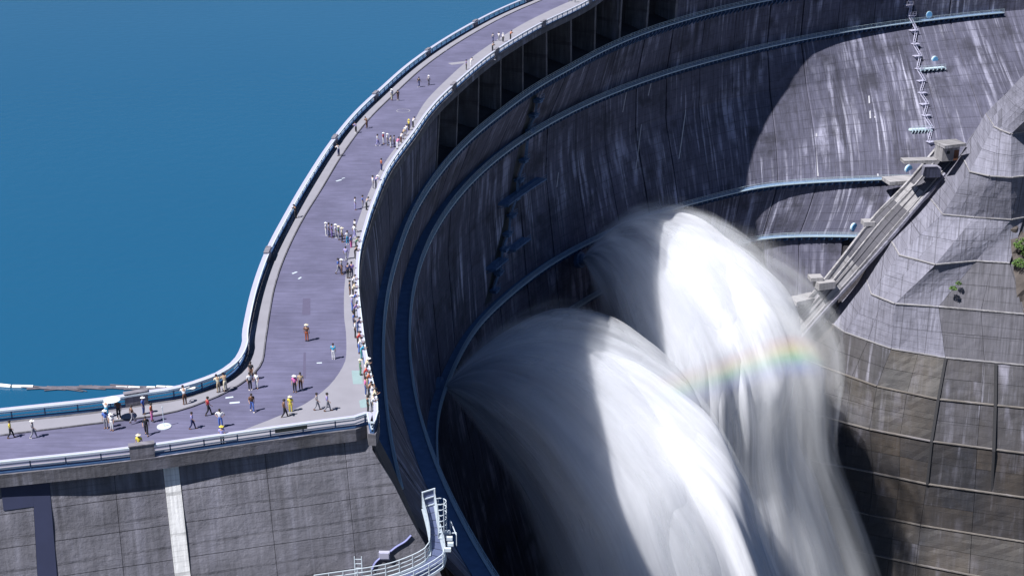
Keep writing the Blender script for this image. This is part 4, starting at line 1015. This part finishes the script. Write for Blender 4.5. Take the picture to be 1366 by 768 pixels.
def person_meshes(kind):
    p = pose(kind); N_ = []; J = []; E_ = []; R = []
    def add(n, r): N_.append(n); J.append(p[n]); R.append(r); return len(J) - 1
    def ed(a, b): E_.append((N_.index(a), N_.index(b)))
    for n, r in (('pel', (.135, .10)), ('waist', (.115, .085)), ('chest', (.145, .10)), ('neck', (.05, .05)), ('head0', (.055, .06)), ('head', (.080, .10))): add(n, r)
    for a, b in (('pel', 'waist'), ('waist', 'chest'), ('chest', 'neck'), ('neck', 'head0'), ('head0', 'head')): ed(a, b)
    for s in 'lr':
        for n, r in (('hip', .085), ('kne', .058), ('ank', .038), ('toe', .032), ('sho', .055), ('elb', .042), ('wri', .028), ('pal', (.035, .022))): add(s + n, r)
        for a, b in (('pel', s + 'hip'), (s + 'hip', s + 'kne'), (s + 'kne', s + 'ank'), (s + 'ank', s + 'toe'), ('chest', s + 'sho'), (s + 'sho', s + 'elb'), (s + 'elb', s + 'wri'), (s + 'wri', s + 'pal')): ed(a, b)
    ex = MB()
    for s in 'lr':                                                    # fingers and thumb
        w, q = Vector(p[s + 'wri']), Vector(p[s + 'pal']); d = (q - w).normalized(); side = d.orthogonal().normalized(); nrm = d.cross(side)
        for k, l in enumerate((.065, .075, .07, .055)):
            b = q + side * (.024 - k * .016); m_ = b + d * l * .6 + nrm * .008; ex.tube(b, m_, .009, .0085, 5).tube(m_, m_ + d * l * .45 + nrm * .02, .0085, .006, 5)
        ex.tube(w + d * .03 + side * .02, w + d * .07 + side * .055, .011, .009, 5)
    hd = Vector(p['head'])
    ex.tube(hd + Vector((0, .085, .0)), hd + Vector((0, .125, -.03)), .010, .018, 5)
    for s in (-1, 1): ex.box(hd + Vector((s * .088, .0, -.02)), (.014, .03, .05)); ex.box(hd + Vector((s * .032, .098, .012)), (.022, .01, .009))
    ex.box(hd + Vector((0, .098, -.06)), (.05, .012, .012))
    body = limb_mesh('body', J, E_, R, 1, 0, ex)
    # shirt: torso and sleeves
    T = [p['pel'], p['waist'], p['chest'], tuple(Vector(p['neck']) - Vector((0, 0, .03)))]; TR = [(.158, .125), (.145, .112), (.17, .128), (.07, .07)]; TE = [(0, 1), (1, 2), (2, 3)]
    for s in 'lr':
        so, el = Vector(p[s + 'sho']), Vector(p[s + 'elb']); i = len(T); T += [tuple(so), tuple(so.lerp(el, .9))]; TR += [.075, .066]; TE += [(2, i), (i, i + 1)]
    shirt = limb_mesh('shirt', T, TE, TR, 1)
    T = [p['waist'], tuple(Vector(p['pel']) - Vector((0, 0, .03)))]; TR = [(.138, .11), (.155, .125)]; TE = [(0, 1)]
    for s in 'lr':
        i = len(T); T += [p[s + 'hip'], p[s + 'kne'], p[s + 'ank']]; TR += [.102, .078, .062]; TE += [(1, i), (i, i + 1), (i + 1, i + 2)]
    trs = limb_mesh('trousers', T, TE, TR, 1)
    h = Vector(p['head'])
    def dome(r, z0, z1, n=12, m=5):
        mb = MB(); G = []
        for j in range(m + 1):
            t = z0 + (z1 - z0) * j / m; rr = math.cos(t) * r; G.append([h + Vector((rr * math.cos(2 * math.pi * k / n) * .92, rr * math.sin(2 * math.pi * k / n) * 1.08 - .012, math.sin(t) * r + .012)) for k in range(n + 1)])
        return mb.grid(G)
    hair = dome(.118, -.35, 1.55).mesh('hair', None, True)
    hm = dome(.122, .15, 1.5); b = [h + Vector((math.cos(2 * math.pi * k / 14) * .2, math.sin(2 * math.pi * k / 14) * .21, .02)) for k in range(15)]; c_ = [h + Vector((math.cos(2 * math.pi * k / 14) * .1, math.sin(2 * math.pi * k / 14) * .11, .05)) for k in range(15)]
    hat = hm.grid([b, c_]).mesh('hat', None, True)
    shoe = []
    for s in 'lr':
        a, t = Vector(p[s + 'ank']), Vector(p[s + 'toe']); d = t - a; d.z = 0; d.normalize(); sh = MB(); shoe.append(sh); sh.bar(a - d * .05 + Vector((0, 0, -.04)), t + Vector((0, 0, .0)), .085, .07)
    shoe = [x.mesh('shoe', None) for x in shoe]
    return dict(body=body, shirt=shirt, trousers=trs, hair=hair, hat=hat, shoe=shoe)
PM = {k: person_meshes(k) for k in ('stand', 'walk', 'lean', 'photo', 'hips', 'hold')}
PC = dict(white=(.78, .78, .80), cream=(.70, .64, .48), grey=(.30, .30, .34), black=(.02, .02, .025), navy=(.025, .035, .12), blue=(.08, .16, .50), jeans=(.06, .10, .28), lilac=(.34, .32, .62),
          purple=(.16, .10, .34), red=(.45, .03, .04), pink=(.65, .16, .40), brown=(.14, .07, .045), beige=(.45, .36, .24), yellow=(.72, .60, .08), cyan=(.06, .38, .60), green=(.10, .22, .14), skin=(.50, .30, .21), hairc=(.025, .02, .02), rust=(.36, .09, .04), teal=(.08, .32, .34))
CM = {k: paint('cloth_' + k, v, .8, var=.08) for k, v in PC.items()}
def person(x, y, kind, face, top, legs, head, label, group, z=.0):
    """feet at pixel x, y; face: heading in degrees clockwise from +y"""
    q = at(x, y, z); t = thing('person', label, 'person', q, -math.radians(face), group); s_ = random.uniform(.97, 1.09); t.scale = (s_, s_, s_)
    if kind == 'walk': pass
    m = PM[kind]
    sc_ = random.choice(('black', 'white', 'brown'))
    for n, c, me in (('body', 'skin', m['body']), ('shirt', top, m['shirt']), ('trousers', legs, m['trousers']), ('shoe', sc_, m['shoe'][0]), ('shoe', sc_, m['shoe'][1])):
        o = link(me, n, t)
        if not me.materials: me.materials.append(None)
        o.material_slots[0].link = 'OBJECT'; o.material_slots[0].material = CM[c]
    hn, hc = ('hair', 'hairc') if head == 'hair' else ('hat', head); o = link(m[hn], hn, t)
    if not m[hn].materials: m[hn].materials.append(None)
    o.material_slots[0].link = 'OBJECT'; o.material_slots[0].material = CM[hc]
    return t
GR, GC, GW = 'visitors strolling on the road', 'visitors crowding at the outer railing', 'visitors at the lake side railing'
K = .15; C1 = .10
PEOPLE = [
 (15, 584, 'walk', 80, 'yellow', 'black', 'hair', 'person in yellow top leftmost on the crest, stepping off the lake side kerb', GR, 0),
 (45, 584, 'walk', 80, 'grey', 'grey', 'white', 'person in grey with a white hat, second from the left edge on the road', GR, 0),
 (143, 557, 'lean', 350, 'white', 'cyan', 'hair', 'dark haired person in white shirt at the lake railing beside the white parasol', GW, K),
 (159, 558, 'hold', 180, 'brown', 'black', 'hair', 'person in dark clothes holding the round white parasol', GW, K),
 (142, 571, 'stand', 180, 'blue', 'grey', 'white', 'person with blue top and white hat below the white parasol, left one of a pair', GR, 0),
 (150, 574, 'stand', 200, 'white', 'white', 'white', 'person all in white below the white parasol, right one of a pair', GR, 0),
 (192, 552, 'stand', 100, 'blue', 'jeans', 'white', 'person in blue with white hat just right of the lake side pedestal', GW, K),
 (177, 563, 'walk', 60, 'brown', 'grey', 'hair', 'person in brown on the pavement in front of the lake side pedestal', GR, K),
 (203, 561, 'stand', 90, 'rust', 'pink', 'hair', 'person in rust top and pinkish trousers right of the lake side pedestal', GR, K),
 (196, 580, 'walk', 170, 'black', 'black', 'hair', 'person all in black walking alone near the white pole', GR, 0),
 (247, 539, 'lean', 330, 'white', 'brown', 'hair', 'person in white shirt and brown trousers at the lake railing where the boom meets it', GW, K),
 (257, 572, 'walk', 90, 'lilac', 'navy', 'hair', 'person in lilac top walking right of the white pole', GR, 0),
 (187, 604, 'stand', 180, 'yellow', 'white', 'cream', 'person in cream hat seen above the grey pedestal of the front railing', GR, C1),
 (292, 523, 'lean', 320, 'cream', 'beige', 'hair', 'person in cream leaning on the lake railing, left one of two at the bend', GW, K),
 (301, 521.5, 'lean', 320, 'beige', 'cream', 'hair', 'person in beige leaning on the lake railing, right one of two at the bend', GW, K),
 (335.5, 505, 'stand', 200, 'black', 'brown', 'hair', 'person in black behind a white dressed pair at the inner bend of the kerb', GR, K),
 (334, 520, 'stand', 150, 'white', 'black', 'hair', 'person with white shirt and black trousers at the inner bend, left of the pair', GR, 0),
 (343, 518, 'stand', 210, 'white', 'white', 'hair', 'person all in white at the inner bend, right of the pair', GR, 0),
 (278.5, 553.5, 'walk', 70, 'red', 'black', 'hair', 'person in red top and black trousers on the road below the two at the bend', GR, 0),
 (294.6, 570, 'hips', 180, 'white', 'blue', 'hair', 'person in white shirt and blue trousers with hands on hips near the front railing', GR, 0),
 (297, 592, 'stand', 0, 'lilac', 'black', 'yellow', 'person in a yellow hat close behind the front railing', GR, C1),
 (336.6, 549, 'walk', 160, 'brown', 'blue', 'hair', 'person in brown top and blue trousers alone in mid road', GR, 0),
 (393.6, 523, 'stand', 190, 'pink', 'black', 'white', 'person in pink top with pale hat, left one of a pair in mid road', GR, 0),
 (401.5, 520, 'stand', 180, 'beige', 'brown', 'hair', 'person in beige top, right one of a pair beside the pink top', GR, 0),
 (380, 557, 'walk', 80, 'brown', 'black', 'hair', 'person in dark brown left of the yellow top and pale hat', GR, 0),
 (388, 550, 'stand', 180, 'yellow', 'yellow', 'cream', 'person all in yellow with cream hat near the edge of the pale pavement', GR, 0),
 (423, 546.5, 'walk', 90, 'grey', 'grey', 'hair', 'person in grey on the pale corner pavement, left one of two', GR, C1),
 (437, 548, 'walk', 90, 'lilac', 'grey', 'hair', 'person in lilac top on the pale corner pavement, right one of two', GR, C1),
 (409.6, 455, 'stand', 10, 'brown', 'rust', 'cream', 'person in brown with beige hat standing alone in the widest part of the road', GR, 0),
 (445, 479, 'stand', 10, 'cyan', 'white', 'hair', 'person in bright blue shirt and white trousers standing alone on the road', GR, 0),
 # along the outer rail from the corner upwards
 (496, 549, 'lean', 80, 'white', 'grey', 'hair', 'person in white nearest the corner of the outer railing', GC, C1),
 (491, 550, 'stand', 70, 'black', 'black', 'hair', 'person in a black dress one step in from the corner railing', GC, C1),
 (498, 541, 'lean', 80, 'cream', 'beige', 'hair', 'person in cream at the outer railing just above the corner', GC, C1),
 (496, 534, 'photo', 80, 'white', 'white', 'hair', 'person in white taking a photo between cream top and brown top near the corner', GC, C1),
 (492, 531, 'lean', 80, 'brown', 'black', 'hair', 'person in brown and black at the outer railing above the corner group', GC, C1),
 (488, 527, 'stand', 80, 'pink', 'jeans', 'hair', 'person with pink top and blue jeans beside the mint floor patch', GC, C1),
 (490, 517, 'lean', 80, 'rust', 'beige', 'hair', 'person in rust orange top above the one in blue jeans', GC, C1),
 (486.5, 509, 'lean', 80, 'red', 'brown', 'hair', 'person in red at the outer railing level with the top of the mint patch', GC, C1),
 (488, 500, 'lean', 80, 'cream', 'white', 'white', 'person in cream with white hat above the red tops near the mint patch', GC, C1),
 (481, 500, 'stand', 70, 'green', 'green', 'cream', 'person in green one step in from the railing above the mint patch', GC, C1),
 (482, 479, 'lean', 80, 'cyan', 'teal', 'hair', 'person in bright cyan leaning on the outer railing', GC, C1),
 (479, 471, 'lean', 80, 'white', 'blue', 'hair', 'person in white shirt directly above the cyan top at the railing', GC, C1),
 (477.5, 463, 'lean', 80, 'red', 'black', 'hair', 'person in red shirt with black trousers at the outer railing, above the cyan top', GC, C1),
 (474, 450, 'stand', 80, 'white', 'black', 'hair', 'person with white top and black trousers above the red shirt', GC, C1),
 (477, 443, 'lean', 80, 'navy', 'jeans', 'hair', 'person in navy leaning at the railing above the white top and black trousers', GC, C1),
 (472, 437, 'stand', 80, 'blue', 'navy', 'hair', 'person in blue top just in from the navy leaner', GC, C1),
 (473, 423, 'lean', 80, 'purple', 'black', 'hair', 'person in purple at the straight part of the outer railing', GC, C1),
 (470, 415, 'stand', 80, 'lilac', 'blue', 'white', 'person in lilac with white hat at the straight part of the outer railing', GC, C1),
 (472, 408, 'lean', 80, 'blue', 'grey', 'hair', 'person in blue and grey above the lilac top with white hat', GC, C1),
 (471, 397, 'lean', 80, 'cream', 'black', 'hair', 'person in cream and black just below the pair in navy and purple', GC, C1),
 (467, 395, 'stand', 80, 'black', 'brown', 'hair', 'person in black one step in from the cream top below the navy pair', GC, C1),
 (471, 385, 'lean', 80, 'white', 'black', 'hair', 'person in white leaning close below the navy and purple pair', GC, C1),
 (464.4, 371, 'stand', 20, 'navy', 'black', 'hair', 'person in navy, left one of the two standing shoulder to shoulder', GC, C1),
 (469.4, 370, 'stand', 10, 'purple', 'navy', 'hair', 'person in purple, right one of the two standing shoulder to shoulder', GC, C1),
 (451.5, 365, 'walk', 100, 'blue', 'grey', 'hair', 'person in blue top left of the navy and purple pair', GR, 0),
 (456, 366, 'stand', 90, 'grey', 'brown', 'white', 'person in grey with white hat left of the navy and purple pair', GR, 0),
 (461.5, 347, 'walk', 30, 'lilac', 'grey', 'hair', 'person in lilac above the navy and purple pair', GR, 0),
 (473.7, 346, 'lean', 80, 'black', 'black', 'hair', 'person in black at the outer rail above the navy and purple pair', GC, C1),
 (475, 334, 'lean', 80, 'green', 'black', 'hair', 'person in dark green at the rail next to the big group', GC, C1),
 (468.7, 331, 'stand', 120, 'lilac', 'pink', 'hair', 'person with lilac top and pinkish trousers at the right end of the big group', GR, 0),
 (463.7, 326, 'stand', 150, 'white', 'cyan', 'hair', 'person in white top at the right part of the big group near the pavement', GR, 0),
 (473, 318, 'walk', 60, 'white', 'lilac', 'hair', 'person in white and lilac on the pavement above the big group', GC, C1),
 (473.7, 310, 'stand', 60, 'white', 'grey', 'hair', 'person with white top and grey trousers topmost above the big group', GC, C1),
 (435, 314, 'stand', 90, 'white', 'white', 'white', 'person all in white at the far left of the big group', GR, 0),
 (439, 316, 'stand', 90, 'grey', 'navy', 'hair', 'person in grey and navy second from left in the big group', GR, 0),
 (443, 317, 'stand', 90, 'purple', 'purple', 'hair', 'person in purple third from left in the big group', GR, 0),
 (448, 317, 'stand', 90, 'white', 'grey', 'white', 'person with white top and hat in the middle of the big group', GR, 0),
 (452, 320, 'stand', 90, 'green', 'grey', 'cream', 'person in greyish green in the middle of the big group', GR, 0),
 (456.5, 323, 'stand', 90, 'cream', 'black', 'cream', 'person with cream top and black trousers in the big group', GR, 0),
 (394.8, 291, 'lean', 310, 'black', 'black', 'hair', 'person in black alone at the lake railing on the straight stretch', GW, K),
 (474, 280, 'stand', 90, 'white', 'lilac', 'hair', 'person in white and lilac left of a small group upstream of the big group', GR, 0),
 (484, 278, 'stand', 90, 'blue', 'grey', 'hair', 'person in blue top in the small group upstream of the big group', GR, 0),
 (489, 280, 'lean', 60, 'grey', 'black', 'hair', 'person in grey and black at the right of the small group', GC, C1),
 (497.5, 252, 'stand', 70, 'white', 'grey', 'hair', 'person in white top, left of two near the curving outer rail', GC, C1),
 (501.5, 251, 'lean', 60, 'lilac', 'grey', 'white', 'person in lilac with white hat, right of two near the curving outer rail', GC, C1),
 (509, 228, 'stand', 60, 'rust', 'navy', 'hair', 'person in dark red alone between two groups at the outer pavement', GC, C1),
 (503.8, 194.6, 'walk', 100, 'white', 'lilac', 'hair', 'person with white top and lilac trousers at the left of the upper group', GR, 0),
 (511.6, 192, 'stand', 100, 'red', 'white', 'white', 'person in red top with white hat in the upper group', GR, 0),
 (517, 194, 'stand', 100, 'white', 'grey', 'white', 'person in white with white hat right of the red top in the upper group', GR, 0),
 (521.5, 197, 'stand', 110, 'cream', 'white', 'hair', 'person in cream in the lower middle of the upper group', GR, 0),
 (526, 196, 'stand', 90, 'grey', 'black', 'hair', 'person in grey and black near the right end of the upper group', GR, 0),
 (530, 199, 'lean', 55, 'pink', 'white', 'hair', 'person in pink at the rail by the upper group', GC, C1),
 (535, 191, 'lean', 55, 'white', 'brown', 'hair', 'person in white and brown at the rail above the pink top', GC, C1),
 (538, 186, 'lean', 55, 'beige', 'grey', 'white', 'person in beige with white hat in the row above the upper group', GC, C1),
 (541, 181, 'lean', 55, 'white', 'grey', 'hair', 'person in white below the yellow shirt at the outer rail', GC, C1),
 (545.5, 174, 'stand', 55, 'yellow', 'black', 'yellow', 'person in bright yellow shirt at the outer rail', GC, C1),
 (551, 170, 'lean', 55, 'white', 'black', 'hair', 'person with white top and black trousers right of the yellow shirt', GC, C1),
 (489.5, 170.5, 'lean', 310, 'brown', 'brown', 'hair', 'person in brown at the lake railing level with the upper group', GW, K),
 (475, 177, 'lean', 310, 'lilac', 'black', 'hair', 'person in lilac and black at the lake railing left of the brown one', GW, K),
 (452, 208, 'lean', 310, 'white', 'navy', 'hair', 'person in white and navy lower at the lake railing, left of the small groups', GW, K),
 (523, 133.5, 'stand', 310, 'white', 'cream', 'white', 'person in white at the lake railing beside a pedestal', GW, K),
 (531, 134, 'stand', 330, 'black', 'brown', 'hair', 'person in black at the lake railing beside the pedestal', GW, K),
 (559, 116.5, 'walk', 40, 'black', 'navy', 'hair', 'person in black walking alone beyond the ring marking', GR, 0),
 (572, 114, 'walk', 40, 'grey', 'black', 'white', 'person in grey with white hat walking right of the one in black', GR, 0),
 (622, 93, 'stand', 80, 'purple', 'black', 'hair', 'person in purple by the outer rail where pale patches cross the road', GC, C1),
 (628, 89, 'lean', 60, 'white', 'white', 'hair', 'person in white by the outer rail where pale patches cross the road', GC, C1),
 (657.6, 56, 'walk', 40, 'grey', 'navy', 'hair', 'person in grey and navy left of three on the far road', GR, 0),
 (665.5, 55, 'stand', 40, 'white', 'grey', 'hair', 'person in white top middle of three on the far road', GR, 0),
 (671, 56.5, 'stand', 40, 'white', 'black', 'white', 'person with white top and hat right of three on the far road', GR, 0),
 (681, 53, 'lean', 50, 'rust', 'black', 'hair', 'person in rust top at the far outer rail right of the three', GC, C1),
 (657, 69.5, 'lean', 50, 'black', 'black', 'hair', 'person in black at the far outer rail beside a pedestal', GC, C1),
 (759, 2.5, 'stand', 50, 'black', 'grey', 'hair', 'person in black at the top edge of the picture on the far road', GR, 0),
 (767, 4, 'stand', 50, 'white', 'grey', 'white', 'person in white at the top edge of the picture on the far road', GR, 0),
]
random.seed(21)
for pr in PEOPLE: person(*pr)
# the white parasol
q = at(158, 558, K) ; t = thing('parasol', 'round white parasol held up by a person in dark clothes at the lake railing', 'parasol', q + Vector((-.28, -.30, 0))); mb = MB(); G = []
for j in range(6):
    th = j / 5 * .95; G.append([Vector((math.cos(2 * math.pi * k / 16) * .72 * math.sin(th) / math.sin(.95), math.sin(2 * math.pi * k / 16) * .72 * math.sin(th) / math.sin(.95), 1.75 + .42 * math.cos(th))) for k in range(17)])
mb.grid(G).build('canopy', CM['white'], t, True); MB().tube((0, 0, 1.15), (0, 0, 2.22), .014).build('shaft', CM['grey'], t)
